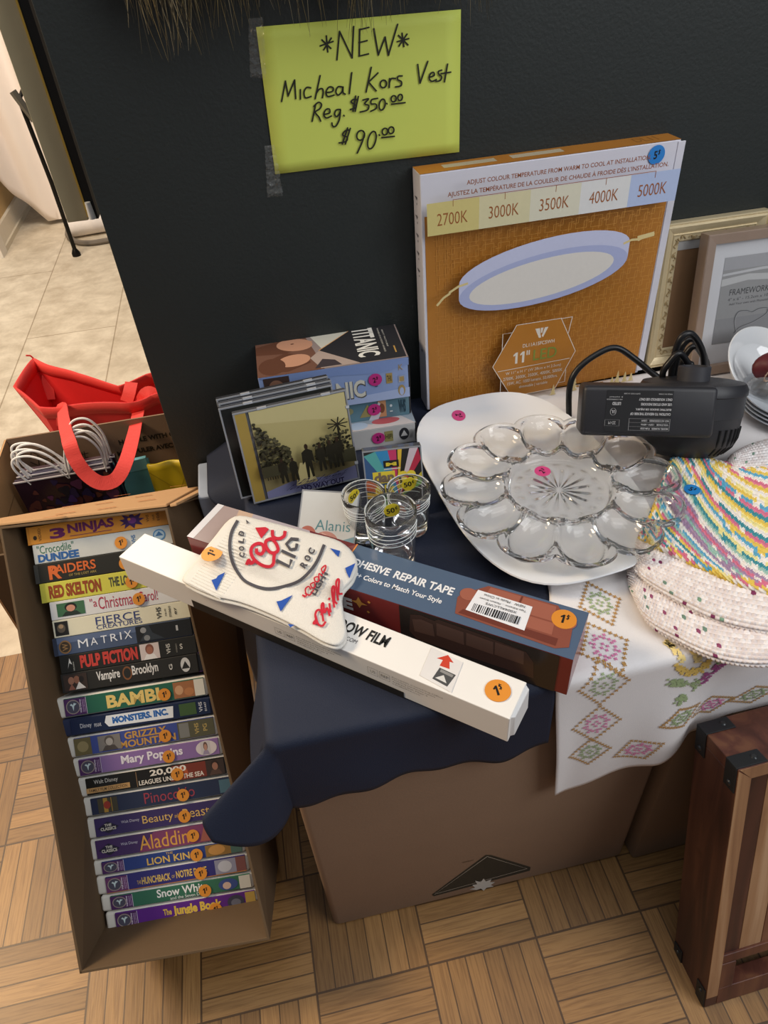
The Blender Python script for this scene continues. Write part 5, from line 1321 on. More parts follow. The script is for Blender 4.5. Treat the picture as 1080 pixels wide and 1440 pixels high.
# ------------------------------------------------------------------ picture frames
def frames():
    GOLD = K('d3c19b', 0.36, metal=0.25, var=0.12, scale=40, bump=0.2)
    def moulding(b, W_, H, prof, m):
        """prof: (inset from the outer edge, height out of the frame); frame in XZ facing -Y"""
        rings = []
        for ins, out in prof:
            rings.append([V((ins, -out, ins)), V((W_ - ins, -out, ins)), V((W_ - ins, -out, H - ins)), V((ins, -out, H - ins))])
        vs = [p for r in rings for p in r]; fs = []
        for i in range(len(rings) - 1):
            for k in range(4): fs.append((i * 4 + k, i * 4 + (k + 1) % 4, (i + 1) * 4 + (k + 1) % 4, (i + 1) * 4 + k))
        b.add(vs, fs, m)
    bl = V((0.5540, 0.876, T + 0.003)); W_, H = 0.158, 0.214
    up = V((0, 0.022, 0.215)).normalized()
    M = frame(bl, (1, 0, 0), up=up)
    t = thing('picture_frame', 'ornate pale gold picture frame with brown backing leaning on the wall', 'picture frame', M, 'picture frames leaning on the wall')
    b = MB(); moulding(b, W_, H, [(0, -0.006), (0, 0.008), (0.0015, 0.010), (0.003, 0.008), (0.006, 0.0105), (0.011, 0.0085), (0.0155, 0.0055), (0.017, 0.007), (0.0185, 0.005), (0.026, 0.0045), (0.028, 0.002)], GOLD)
    b.build('moulding', t, smooth=True, angle=30)
    b = MB(); GD = K('a8926a', 0.45, metal=0.25)
    def scroll(x, z, r, dirx, dirz, s):
        pts = [V((x + dirx * (q * 0.0032) - dirz * math.sin(q * 1.9) * r * s, -0.0055, z + dirz * (q * 0.0032) + dirx * math.sin(q * 1.9) * r * s)) for q in [k * 0.33 for k in range(12)]]
        b.tube(pts, 0.0008, GD, 5)
        c = pts[6]; b.tube([c + V((math.cos(a) * 0.0018, -0.0003, math.sin(a) * 0.0018)) for a in [k * 0.8 for k in range(7)]], 0.0007, GD, 5)
    for k in range(10):
        scroll(0.0222, 0.024 + 0.0172 * k, 0.0026, 0, 1, 1 if k % 2 else -1); scroll(W_ - 0.0222, 0.024 + 0.0172 * k, 0.0026, 0, 1, 1 if k % 2 else -1)
    for k in range(7):
        scroll(0.024 + 0.0165 * k, H - 0.0222, 0.0026, 1, 0, 1 if k % 2 else -1); scroll(0.024 + 0.0165 * k, 0.0222, 0.0026, 1, 0, 1 if k % 2 else -1)
    b.build('scroll_ornament', t, smooth=True)
    MB().box((0.024, -0.0015, 0.024), (W_ - 0.024, 0.003, H - 0.024), K('7e5f42', 0.55, var=0.05)).build('backing_board', t)
    MB().box((0.027, -0.0022, H - 0.040), (W_ - 0.027, -0.0016, H - 0.028), K('a2a09e', 0.4)).build('paper_strip', t)
    # second frame
    bl = V((0.6020, 0.832, T + 0.003)); W_, H = 0.27, 0.205
    up = V((0, 0.034, 0.20)).normalized()
    M = frame(bl, (1, -0.03, 0), up=up)
    t = thing('picture_frame', 'bronze picture frame with white mount and grey beach print in front of the gold one', 'picture frame', M, 'picture frames leaning on the wall')
    BZ = K('ab9585', 0.3, metal=0.4, var=0.08)
    b = MB(); moulding(b, W_, H, [(0, -0.012), (0, 0.008), (0.0012, 0.0092), (0.0135, 0.0075), (0.0145, 0.001)], BZ); b.build('moulding', t)
    MB().box((0.013, -0.001, 0.013), (W_ - 0.013, 0.004, H - 0.013), K('c3c3c6', 0.35, var=0.02)).build('mount_board', t)
    f = MB().on((0.034, -0.001, 0.045), (0.20, 0, 0), (0, 0, 0.125), 0.0004)
    f.rect(0, 0, 1, 1, P('8b8b8b')).poly([(0, .86), (1, .86), (1, 1), (0, 1)], P('97979a')).poly([(0, .76), (.2, .79), (.5, .75), (1, .80), (1, .70), (.5, .68), (.2, .72), (0, .68)], P('b0b0b0')).poly([(0, .82), (.3, .85), (1, .83), (1, .81), (.3, .82), (0, .795)], P('b4b4b6')).rect(0, 0, 1, .30, P('828284'))
    f.text('FRAMEWORKS', .075, .565, .40, .635, P('3e3e40'), 0.0).text('4" x 6" - 15.2cm x 10.2cm', .070, .50, .45, .535, P('4d4d4f')).text('Add Your own with Photolabs', .085, .45, .40, .475, P('4d4d4f'))
    hp = catmull([V((x, y, 0)) for x, y in [(.175, .13), (.15, .27), (.17, .36), (.235, .36), (.275, .335), (.33, .365), (.395, .355), (.39, .29), (.30, .215), (.20, .17), (.165, .11)]], 6)
    f.stroke([(p.x, p.y) for p in hp], .012, P('606062')); f.stroke([(p.x + .006, p.y - .008) for p in hp], .004, P('9c9c9e'))
    f.build('beach_print', t)
frames()

# ------------------------------------------------------------------ plates and bowl at the right edge
def plates():
    c = onz(1118, 566, T + 0.02); c.z = T + 0.002
    CH = K('c6cbd0', 0.12, coat=0.4, var=0.02)
    for k in range(4):
        z = T + 0.002 + 0.0058 * k
        t = thing('side_plate', ('white side plate at the bottom of the stack beside the air pump', 'second white side plate from the bottom of the stack beside the pump', 'second white side plate from the top of the stack beside the pump', 'topmost white side plate of the stack under the clear wrapped bundle')[k], 'plate', V((c.x, c.y, z)), 'white side plates stacked at the right')
        MB().lathe([(0, 0), (0.040, 0), (0.042, 0.002), (0.068, 0.013), (0.0705, 0.0145), (0.070, 0.0160), (0.066, 0.0152), (0.042, 0.0050), (0, 0.0046)], CH, 48).build('plate_body', t, smooth=True, weld=True)
    # upright bowl
    w = ony(1092, 532, 0.735)
    M = frame((w.x, 0.765, w.z - 0.002), (1, 0.3, 0), up=V((-0.2, -0.62, 0.75)))
    t = thing('white_bowl', 'glossy white bowl tipped up against the bronze frame at the right edge', 'bowl', M)
    MB().lathe([(0, -0.022), (0.030, -0.022), (0.032, -0.020), (0.050, -0.008), (0.062, 0.006), (0.0635, 0.0085), (0.062, 0.0095), (0.056, 0.006), (0.044, -0.004), (0.042, -0.006), (0.0, -0.012)], K('d9dadb', 0.06, coat=0.6, var=0.01), 64).build('bowl_body', t, smooth=True, weld=True)
    o = ony(1076, 522, 0.728)
    t = thing('wrapped_bundle', 'burgundy patterned bundle in clear crinkled wrapping beside the white bowl', 'bundle', o)
    b = MB(); r2 = random.Random(6)
    def blob(u, v, r, z0, h, j):
        a = 2 * math.pi * u; p = math.pi * v
        rr = r * (1 + j * math.sin(a * 5 + v * 9) * math.sin(p)); return V((rr * math.sin(p) * math.cos(a), rr * 0.7 * math.sin(p) * math.sin(a), z0 - h * math.cos(p)))
    b.grid(lambda u, v: blob(u, v, 0.026, 0.006, 0.020, 0.10) + V((0.012, 0.006, -0.004)), 28, 14, K('5c1f26', 0.5, var=0.25, scale=90)); b.build('patterned_cloth', t, smooth=True)
    b = MB()
    for k in range(5): b.tube([V((0.0 + 0.012 * math.cos(q + k), -0.016, 0.004 + 0.010 * math.sin(q * 1.2 + k))) for q in [i * 0.5 for i in range(8)]], 0.0004, K('b79a86', 0.5), 4)
    b.build('swirl_pattern', t)
    b = MB()
    def crk(u, v):
        p = blob(u, v, 0.034, -0.014, 0.020, 0.16); k = random.Random(int(u * 24) * 77 + int(v * 12)).uniform(-1, 1)
        return p * (1 + 0.06 * k) + V((0.010, -0.006, -0.010))
    b.grid(crk, 24, 12, K('cfd0d2', 0.08, var=0, alpha=0.28, spec=0.9)); b.build('clear_wrap', t)
    t = thing('dark_pouch', 'small black pouch lying inside the clear wrapping on the side plates', 'pouch', V((o.x + 0.012, o.y - 0.004, o.z - 0.024)))
    MB().grid(lambda u, v: blob(u, v, 0.026, 0, 0.011, 0.08), 24, 12, K('1b1c1e', 0.6)).build('pouch_body', t, smooth=True)
plates()

# ------------------------------------------------------------------ knitted dishcloths
WHT = [K(c, 0.9, var=0.06, scale=400) for c in ('e6dcd8', 'dfd3cf', 'eee7e4')]
FLK = [K(c, 0.9, var=0.15, scale=400) for c in ('7a2f55', '6f8a78', '934a6a', '7c9c84')]
MUL = {c: K(h, 0.9, var=0.12, scale=400) for c, h in dict(y='e3c45a', p='d6748f', b='5ea7c9', t='3f8f9c', w='ebe5de', c='eadf9a', v='a58aa8', g='9cc0b4').items()}
def knit(t, name, outline, z0, hgt, nu, nv, colour, edge=0.16, amp=0.0022, droop=0.0, skew=0.0):
    """outline: four pixel polylines (bottom l->r, top l->r, left b->t, right b->t) laid on height z0+hgt; garter-stitch relief"""
    def cv(pts, f):
        n = len(pts) - 1; k = f * n; i = min(int(k), n - 1); return pts[i].lerp(pts[i + 1], k - i)
    B, Tp, L_, R_ = [catmull([V((x, y, 0)) for x, y in o], 6) for o in outline]
    o0 = t.matrix_world.translation
    def base(u, v):
        p = cv(B, u) * (1 - v) + cv(Tp, u) * v + cv(L_, v) * (1 - u) + cv(R_, v) * u
        p -= (B[0] * (1 - u) * (1 - v) + B[-1] * u * (1 - v) + Tp[0] * (1 - u) * v + Tp[-1] * u * v)
        d = min(u, v, 1 - u if not droop else 1, 1 - v) / edge
        prof = math.sqrt(max(0, 1 - (1 - min(1, d)) ** 2))
        return p, prof
    def surf(u, v):
        p, prof = base(u, v)
        return onz(p.x, p.y, z0 + hgt * prof)
    K_ = 5
    b = MB()
    gu, gv = nu * K_, nv * K_
    pts = []
    for j in range(gv + 1):
        for i in range(gu + 1):
            pts.append(surf(i / gu, j / gv))
    def P_(i, j): return pts[max(0, min(gv, j)) * (gu + 1) + max(0, min(gu, i))]
    vs = []
    for j in range(gv + 1):
        for i in range(gu + 1):
            nrm = (P_(i + 1, j) - P_(i - 1, j)).cross(P_(i, j + 1) - P_(i, j - 1))
            nrm = nrm.normalized() if nrm.length > 1e-12 else V((0, 0, 1))
            row = (j + skew * i * gv / gu * nv / nv) / K_ if skew else j / K_
            st = i / K_
            r = int(row); fr = row - r; off = 0.5 * (r % 2)
            fs_ = (st + off) % 1.0
            bump = max(0.0, math.sin(math.pi * fr)) ** 0.6 * (0.45 + 0.55 * abs(math.sin(math.pi * fs_)) ** 0.7)
            e_ = 0.5 + 0.5 * base(i / gu, j / gv)[1]
            vs.append(tuple(P_(i, j) + nrm * (amp * bump * e_) - o0))
    b.v = vs
    cmap = {}
    for j in range(gv):
        for i in range(gu):
            r = int((j + skew * i * gv / gu) / K_)
            st = int(i / K_ + 0.5 * (r % 2))
            if (r, st) not in cmap: cmap[(r, st)] = colour(r, st, j // K_, i // K_, nv)
            a = j * (gu + 1) + i
            b.f.append([a, a + 1, a + gu + 2, a + gu + 1]); b.m.append(b.mi(cmap[(r, st)]))
    return b.build(name, t, smooth=True, angle=180)
def fleck(seed):
    r2 = random.Random(seed)
    def c(r, s, a, b_, nv):
        q = r2.random()
        return FLK[r2.randrange(4)] if q < 0.035 else WHT[r2.randrange(3)]
    return c
def cloths():
    o = V((0.40, 0.45, T + 0.002))
    t = thing('knitted_dishcloth', 'cream knitted dishcloth with plum flecks, lower one folded at the table edge', 'dishcloth', o, 'folded knitted dishcloths')
    knit(t, 'knitted_fabric', ([(896, 842), (914, 878), (955, 905), (1010, 930), (1070, 938), (1140, 930)], [(888, 772), (930, 760), (1000, 770), (1140, 790)], [(896, 842), (885, 822), (884, 796), (888, 772)], [(1140, 930), (1140, 790)]), T + 0.002, 0.014, 44, 26, fleck(1), 0.16, 0.0034, 1)
    t = thing('knitted_dishcloth', 'cream knitted dishcloth with plum flecks, middle one just under the striped cloth', 'dishcloth', o + V((0, 0, 0.010)), 'folded knitted dishcloths')
    knit(t, 'knitted_fabric', ([(890, 800), (915, 824), (960, 852), (1010, 876), (1070, 890), (1140, 896)], [(898, 752), (960, 750), (1040, 756), (1140, 770)], [(890, 800), (890, 784), (893, 768), (898, 752)], [(1140, 896), (1140, 770)]), T + 0.012, 0.014, 44, 22, fleck(2), 0.18, 0.0034, 1)
    t = thing('knitted_dishcloth', 'cream flecked dishcloth peeking out behind the striped cloth beside the pump', 'dishcloth', o + V((0.1, 0.15, 0.0)), 'folded knitted dishcloths')
    knit(t, 'knitted_fabric', ([(1010, 668), (1060, 672), (1140, 676)], [(1028, 640), (1062, 622), (1140, 604)], [(1010, 668), (1018, 654), (1028, 640)], [(1140, 676), (1140, 604)]), T + 0.002, 0.030, 30, 16, fleck(3), 0.3, 0.002, 1)
    rowc = ['y', 'p', 'w', 'b', 'y', 'w', 'p', 't', 'c', 'w', 'b', 't', 'p', 'c', 'b', 'w', 't', 'y', 'p', 'g', 'b', 'w', 'v', 'v', 'g', 'v', 'p', 'v', 'w', 'g', 't', 'c', 'w', 'b', 'y', 'p', 't', 'w', 'c', 'y', 't', 'p', 'b', 'y', 'c', 'w']
    r3 = random.Random(9)
    def stripes(r, s, a, b_, nv):
        if a < 3: return MUL['ypwbycwp'[(b_ // 2 + a) % 8]] if a else MUL['yyyw'[(b_ // 4) % 4]]
        if a >= nv - 3: return MUL['yywpytbw'[(b_ // 2 + a) % 8]]
        if b_ < 3: return MUL['yywptwby'[(a // 2 + b_) % 8]]
        c = rowc[r % len(rowc)]
        if r3.random() < 0.12: c = 'w' if r3.random() < 0.6 else rowc[(r + 1) % len(rowc)]
        return MUL[c]
    t = thing('knitted_dishcloth', 'multicoloured striped knitted dishcloth on top of the cream ones', 'dishcloth', o + V((0, 0, 0.019)), 'folded knitted dishcloths')
    knit(t, 'knitted_fabric', ([(899, 758), (915, 768), (960, 790), (1010, 812), (1065, 834), (1150, 850)], [(944, 644), (962, 634), (985, 636), (1010, 648), (1060, 652), (1150, 640)], [(899, 758), (910, 735), (928, 690), (944, 644)], [(1150, 850), (1150, 640)]), T + 0.021, 0.012, 38, 32, stripes, 0.12, 0.0034, 1, 0.85)
    w = onz(973, 689, T + 0.0365) - (o + V((0, 0, 0.019)))
    sticker(t, w, (0.65, -0.75, 0), (0.75, 0.65, 0), '1f78bd', '5', '$', 0.0092, 0.0, 0.0006)
cloths()
# ------------------------------------------------------------------ wooden crate leaning on the box at the right
def wood(name, c1, c2, c3, sc=1.0):
    m = bpy.data.materials.new(name); m.use_nodes = True
    nt = m.node_tree; N = nt.nodes; L = nt.links; b = N['Principled BSDF']
    tc = N.new('ShaderNodeTexCoord'); mp = N.new('ShaderNodeMapping'); mp.inputs['Scale'].default_value = (30 * sc, 30 * sc, 2.6 * sc)
    L.new(tc.outputs['Object'], mp.inputs[0])
    n1 = N.new('ShaderNodeTexNoise'); n1.inputs['Scale'].default_value = 1.0; n1.inputs['Detail'].default_value = 6; n1.inputs['Distortion'].default_value = 1.4
    L.new(mp.outputs[0], n1.inputs['Vector'])
    r = N.new('ShaderNodeValToRGB'); e = r.color_ramp.elements
    e[0].position = 0.32; e[0].color = (*srgb(c1), 1); e[1].position = 0.68; e[1].color = (*srgb(c3), 1); q = e.new(0.5); q.color = (*srgb(c2), 1)
    L.new(n1.outputs['Fac'], r.inputs[0])
    vo = N.new('ShaderNodeTexVoronoi'); vo.inputs['Scale'].default_value = 17; L.new(tc.outputs['Object'], vo.inputs['Vector'])
    rk = N.new('ShaderNodeValToRGB'); rk.color_ramp.elements[0].position = 0.02; rk.color_ramp.elements[0].color = (0.35, 0.26, 0.2, 1); rk.color_ramp.elements[1].position = 0.16; rk.color_ramp.elements[1].color = (1, 1, 1, 1)
    L.new(vo.outputs['Distance'], rk.inputs[0])
    mx = N.new('ShaderNodeMix'); mx.data_type = 'RGBA'; mx.blend_type = 'MULTIPLY'; mx.inputs[0].default_value = 0.8
    L.new(r.outputs[0], mx.inputs[6]); L.new(rk.outputs[0], mx.inputs[7]); L.new(mx.outputs[2], b.inputs['Base Color'])
    b.inputs['Roughness'].default_value = 0.45
    return m
def crate():
    A = V((0.384, 0.1766, 0.0)); up = V((-0.012, 0.1090, 0.400)).normalized()
    D, H, W_ = 0.069, 0.417, 0.36
    M = frame(A + V((0, 0, 0.002)), (1, 0.03, 0), up=up)
    # lower rear edge touches the floor first: lift the front a little by its lean
    t = thing('wooden_crate', 'reddish brown wooden crate with black corner brackets leaning at the right', 'crate', M)
    W1, W2, W3, W4 = wood('rosewood_dark', '301b16', '4c2b21', '68402e'), wood('rosewood_mid', '44281d', '683f2e', '845a41'), wood('rosewood_light', '7a543c', 'a17855', 'bb9674'), wood('rosewood_red', '45231a', '5c3326', '724831')
    th = 0.016
    MB().box((0, 0.0, 0), (th, D, H - th), W1).build('side_board', t, bevel=0.001)
    MB().box((0, 0.0, H - th), (W_, D, H), W4).build('top_board', t, bevel=0.001)
    MB().box((th, 0.0, 0), (W_, 0.020, 0.032), W4).build('bottom_board', t, bevel=0.001)
    MB().box((W_ - th, 0.0, th), (W_, D, H - th), W2).build('side_board', t, bevel=0.001)
    b = MB(); b.hexa([(0.0005, -0.0006, 0.02), (th, -0.0006, 0.02), (th, 0.004, 0.02), (0.0005, 0.004, 0.02), (0.0005, -0.0006, H - 0.002), (th, -0.0006, H - th), (th, 0.004, H - th), (0.0005, 0.004, H - 0.002)], W3); b.build('front_edge_strip', t)
    b = MB(); b.hexa([(0.002, -0.0006, H - 0.0005), (W_, -0.0006, H - 0.0005), (W_, 0.004, H - 0.0005), (0.002, 0.004, H - 0.0005), (th, -0.0006, H - th), (W_, -0.0006, H - th), (W_, 0.004, H - th), (th, 0.004, H - th)], W3); b.build('front_edge_strip', t)
    x = th; ws = [0.024, 0.030, 0.034, 0.030, 0.036, 0.030, 0.034, 0.030, 0.036, 0.036]
    cols = [W1, W3, W2, W1, W3, W4, W2, W1, W3, W4]
    for k, w in enumerate(ws):
        MB().box((x, 0.004, 0.098), (min(x + w - 0.0006, W_ - th), 0.014, H - th), cols[k]).build('front_plank', t, bevel=0.0006); x += w
    MB().box((th, 0.001, 0.082), (W_ - th, 0.018, 0.098), W4).build('cross_rail', t, bevel=0.001)
    MB().box((th, 0.0, 0.032), (0.036, 0.012, 0.082), W4).build('lower_block', t, bevel=0.001)
    IR = K('26282a', 0.5, metal=0.3, var=0.1, bump=0.1)
    def bracket(y0, zc, top):
        e = 0.0016; w = 0.017; l = 0.034
        b = MB()
        z1 = H if top else 0
        if top:
            b.box((-e, y0, H + 0.0), (l, y0 + w, H + e), IR); b.box((-e, y0, H - l), (0, y0 + w, H), IR)
        else:
            b.box((-e, y0, 0), (0, y0 + w, l), IR)
        o = b.build('corner_bracket', t, bevel=0.0006)
        s = MB()
        def screw(c, ax):
            vs = []
            for q in range(12):
                a = q * math.pi / 6; u, v_ = 0.0034 * math.cos(a), 0.0034 * math.sin(a)
                vs.append(V(c) + (V((u, v_, 0)) if ax == 'z' else V((0, u, v_))))
            k = V((0, 0, 0.0014)) if ax == 'z' else V((-0.0014, 0, 0))
            vs2 = [V(c) + (v - V(c)) * 0.7 + k for v in vs]
            s.add(vs + vs2, [tuple(range(12, 24))] + [(i, (i + 1) % 12, 12 + (i + 1) % 12, 12 + i) for i in range(12)], K('4a4c4d', 0.35, metal=0.8))
        if top: screw((0.024, y0 + w / 2, H + e), 'z'); screw((-e, y0 + w / 2, H - 0.026), 'x')
        else: screw((-e, y0 + w / 2, 0.024), 'x')
        s.build('screw', o, smooth=True)
    bracket(0.001, 0, True); bracket(D - 0.018, 0, True); bracket(0.001, 0, False); bracket(D - 0.018, 0, False)
crate()

# ------------------------------------------------------------------ box of gift bags and the red bag behind
def bags_box():
    z = 0.30
    a, c = onz(5, 617, z), onz(225, 582, z)
    y1 = 1.313; x0 = -0.574; y0 = 0.985; x1 = 0.02
    t = thing('cardboard_box', 'open cardboard box of gift bags behind the tipped tape box', 'box', (x0, y0, 0))
    e = 0.005; w = x1 - x0; d = y1 - y0
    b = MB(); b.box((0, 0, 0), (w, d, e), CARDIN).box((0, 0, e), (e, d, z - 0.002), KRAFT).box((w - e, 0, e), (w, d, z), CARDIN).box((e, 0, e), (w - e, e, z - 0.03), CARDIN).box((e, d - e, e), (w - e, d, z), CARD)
    b.build('carton', t, bevel=0.001)
    f = MB(); f.on((-x0, 0, 0), (1, 0, 0), (0, 0, 1), 0)
    yy = y1 - e
    f.O = V((-x0, yy - y0, 0)); f.Nn = V((0, -1, 0)); f.eps = 0.0006
    PR = P('2c2219')
    def xz(px, py): p = ony(px, py, yy - 0.001); return p.x, p.z
    for s, p0, p1 in (('HANDLE WITH CARE', (168, 625), (262, 606)), ('MANIPULER AVEC SOIN', (166, 641), (268, 622))):
        xa, za = xz(*p0); xb, zb = xz(*p1)
        f.text(s, xa, za - 0.002, xb, za + 0.0105, PR, 0.04)
    # cube emblem
    for pts in ([(43, 645), (44, 635), (63, 630), (82, 640), (86, 660), (66, 672), (60, 668)], [(44, 635), (64, 646), (82, 640)], [(64, 646), (66, 672)], [(53, 640), (57, 666)], [(72, 643), (75, 667)], [(52, 633), (73, 643)], [(43, 650), (65, 660), (86, 651)], [(115, 636), (118, 648)], [(118, 635), (121, 648)], [(112, 640), (124, 637)], [(112, 646), (124, 643)]):
        f.stroke([xz(*q) for q in pts], 0.0018, PR)
    f.build('printed_marks', t)
    f = MB().on((e + 0.0004, 0, 0), (0, 1, 0), (0, 0, 1), 0.0004)
    f.stroke([(0.10, 0.10), (0.20, 0.10), (0.24, 0.16), (0.24, 0.22), (0.10, 0.22)], 0.002, P('8a6a45'), closed=True)
    f.build('embossed_line', t)
    # gift bags with rope handles: printed paper bags standing in the box
    cols = ['2a1626', '24183a', '3a1420']
    pos = [(1.200, -0.548, 0.266), (1.218, -0.545, 0.266), (1.236, -0.542, 0.265)]
    lab = ['dark floral gift bag with white rope handles, nearest in the box', 'second gift bag with white rope handles, behind the nearest one', 'farthest gift bag with white rope handles against the box back']
    WHR = K('e9e6e4', 0.6, bump=0.3)
    for k, (y, xl, zt) in enumerate(pos):
        g = thing('gift_bag', lab[k], 'gift bag', (xl, y, 0.006), 'gift bags with rope handles')
        W_ = 0.185; h = zt - 0.006
        MB().box((0, 0, 0), (W_, 0.012, h), K(cols[k], 0.3, var=0.3, scale=18)).build('paper_bag', g, bevel=0.001)
        MB().box((-0.0004, -0.0005, h - 0.0022), (W_ + 0.0004, 0.0010, h + 0.0006), K('d9d2d2', 0.5)).build('top_edge', g)
        if k == 0:
            f = MB().on((0, 0, 0), (W_, 0, 0), (0, 0, h), 0.0006); r2 = random.Random(12)
            for q in range(60):
                cx, cy = .05 + .9 * r2.random(), .35 + .6 * r2.random(); m = P(r2.choice(['4a2024', '37205a', '56284c', '281b42', '5e3226', '201545', '171020']))
                if cx < .28 and q % 2: m = P('5a2e2a')
                rr = .02 + .05 * r2.random()
                f.poly([(min(.995, max(.005, cx + rr * (1 + .22 * math.sin(a * 3 + q)) * math.cos(a))), min(.99, max(.01, cy + rr * .8 * (1 + .22 * math.sin(a * 3 + q)) * math.sin(a)))) for a in [i * .42 for i in range(15)]], m)
            f.build('floral_print', g)
        for s, xc in ((0, 0.066), (1, 0.140)):
            for q in range(2):
                yy_ = 0.002 + 0.008 * q
                lean = (0.006 if s else -0.018) + 0.007 * q - 0.004 * k
                hh = (0.072 if s else 0.050) + 0.004 * k + 0.005 * q
                hw = 0.036
                pts = catmull([V((xc - hw, yy_, h - 0.01)), V((xc - hw * 0.95 + lean, yy_, h + hh * .55)), V((xc - hw * .55 + lean * 1.5, yy_ + 0.004, h + hh)), V((xc + hw * .3 + lean * 1.5, yy_ + 0.004, h + hh * 1.02)), V((xc + hw * .9 + lean, yy_, h + hh * .6)), V((xc + hw, yy_, h - 0.01))], 7)
                if s == q or k < 2: MB().tube(pts, 0.0024, WHR, 7).build('rope_handle', g, smooth=True)
    t = thing('tissue_packet', 'teal folded tissue packet standing beside the dark gift bags', 'packet', frame((-0.355, 1.19, 0.006), (1, 0.1, 0), up=(0.05, 0.25, 1)))
    MB().box((0, 0, 0), (0.062, 0.012, 0.235), K('5fa6ac', 0.45, var=0.06)).build('packet_body', t, bevel=0.002)
    MB().box((0.004, -0.0012, 0.215), (0.058, 0.013, 0.240), K('7fc3cc', 0.4)).build('folded_top', t, bevel=0.001)
    t = thing('yellow_envelope', 'yellow padded envelope standing in the box near the wall end', 'envelope', frame((-0.302, 1.205, 0.006), (1, -0.05, 0), up=(0, 0.1, 1)))
    b = MB(); b.grid(lambda u, v: V((0.09 * u, -0.010 * math.sin(math.pi * u) * math.sin(math.pi * v) - 0.004 * math.sin(u * 9) * v, 0.232 * v)), 16, 16, K('d9bb22', 0.4)); b.build('envelope_body', t, smooth=True, solid=0.006)
    MB().poly if False else None
    b = MB().on((0, -0.004, 0), (0.09, 0, 0), (0, 0, 0.232), 0.009); b.stroke([(.05, .95), (.6, .72), (.95, .96)], .012, K('b99c18', 0.5)); b.build('flap_seam', t)
    t = thing('yellow_pouch', 'crumpled yellow fabric pouch in the left corner of the box', 'pouch', (-0.560, 1.075, 0.006))
    def cr(u, v):
        a = 2 * math.pi * u; p = math.pi * v; r = 0.048 * (1 + 0.16 * math.sin(a * 4 + v * 6)) * math.sin(p)
        return V((0.047 + 0.9 * r * math.cos(a), 0.03 + 0.6 * r * math.sin(a), 0.085 - 0.085 * math.cos(p) + 0.006 * math.sin(a * 7)))
    MB().grid(cr, 36, 18, K('e0c034', 0.6, bump=0.3)).build('pouch_body', t, smooth=True)
    t = thing('dark_bottle', 'dark green bottle lying beside the yellow pouch in the box', 'bottle', frame((-0.470, 1.10, 0.006), (1, 0, 0)))
    MB().lathe([(0, 0), (0.021, 0), (0.023, 0.004), (0.023, 0.10), (0.018, 0.135), (0.009, 0.15), (0.009, 0.172), (0.0, 0.172)], K('1f2c1c', 0.15, coat=0.5), 28).build('bottle_body', t, smooth=True)
    MB().lathe([(0.0100, 0.158), (0.0105, 0.159), (0.0105, 0.176), (0, 0.1775)], K('17171a', 0.4), 20).build('cap', t, smooth=True)
    t = thing('printed_roll', 'small roll of yellow and green printed paper in front of the dark gift bag', 'roll', frame((-0.412, 1.12, 0.16), (0.9, 0.1, -0.35)))
    MB().tube([V((0, 0, 0)), V((0.02, 0, 0)), V((0.04, 0, 0)), V((0.055, 0, 0))], [0.015, 0.017, 0.017, 0.014], K('d8bd2a', 0.5, var=0.1), 16).build('paper_roll', t, smooth=True)
    MB().tube([V((-0.012, 0, 0)), V((0.004, 0, 0))], 0.0172, K('3d7a4a', 0.5), 16).build('green_band', t, smooth=True)
    MB().tube([V((0.052, 0, 0)), V((0.075, 0, 0))], 0.0150, K('d9cfc6', 0.5), 16).build('white_end', t, smooth=True)
    # a few packages fill the box below the roll and bags
    t = thing('red_folder', 'dark red folder lying at the bottom of the box under the yellow envelope', 'folder', (-0.36, 1.15, 0.007))
    MB().box((0, 0, 0), (0.30, 0.13, 0.012), K('6b1d22', 0.5)).build('folder_body', t, bevel=0.001)
    t = thing('gift_wrap_pack', 'dark patterned gift wrap pack lying in front of the standing gift bags', 'pack', (-0.46, 1.03, 0.007))
    MB().box((0, 0, 0), (0.20, 0.125, 0.135), K('221a2c', 0.35, var=0.4, scale=30)).build('pack_body', t, bevel=0.004)
bags_box()
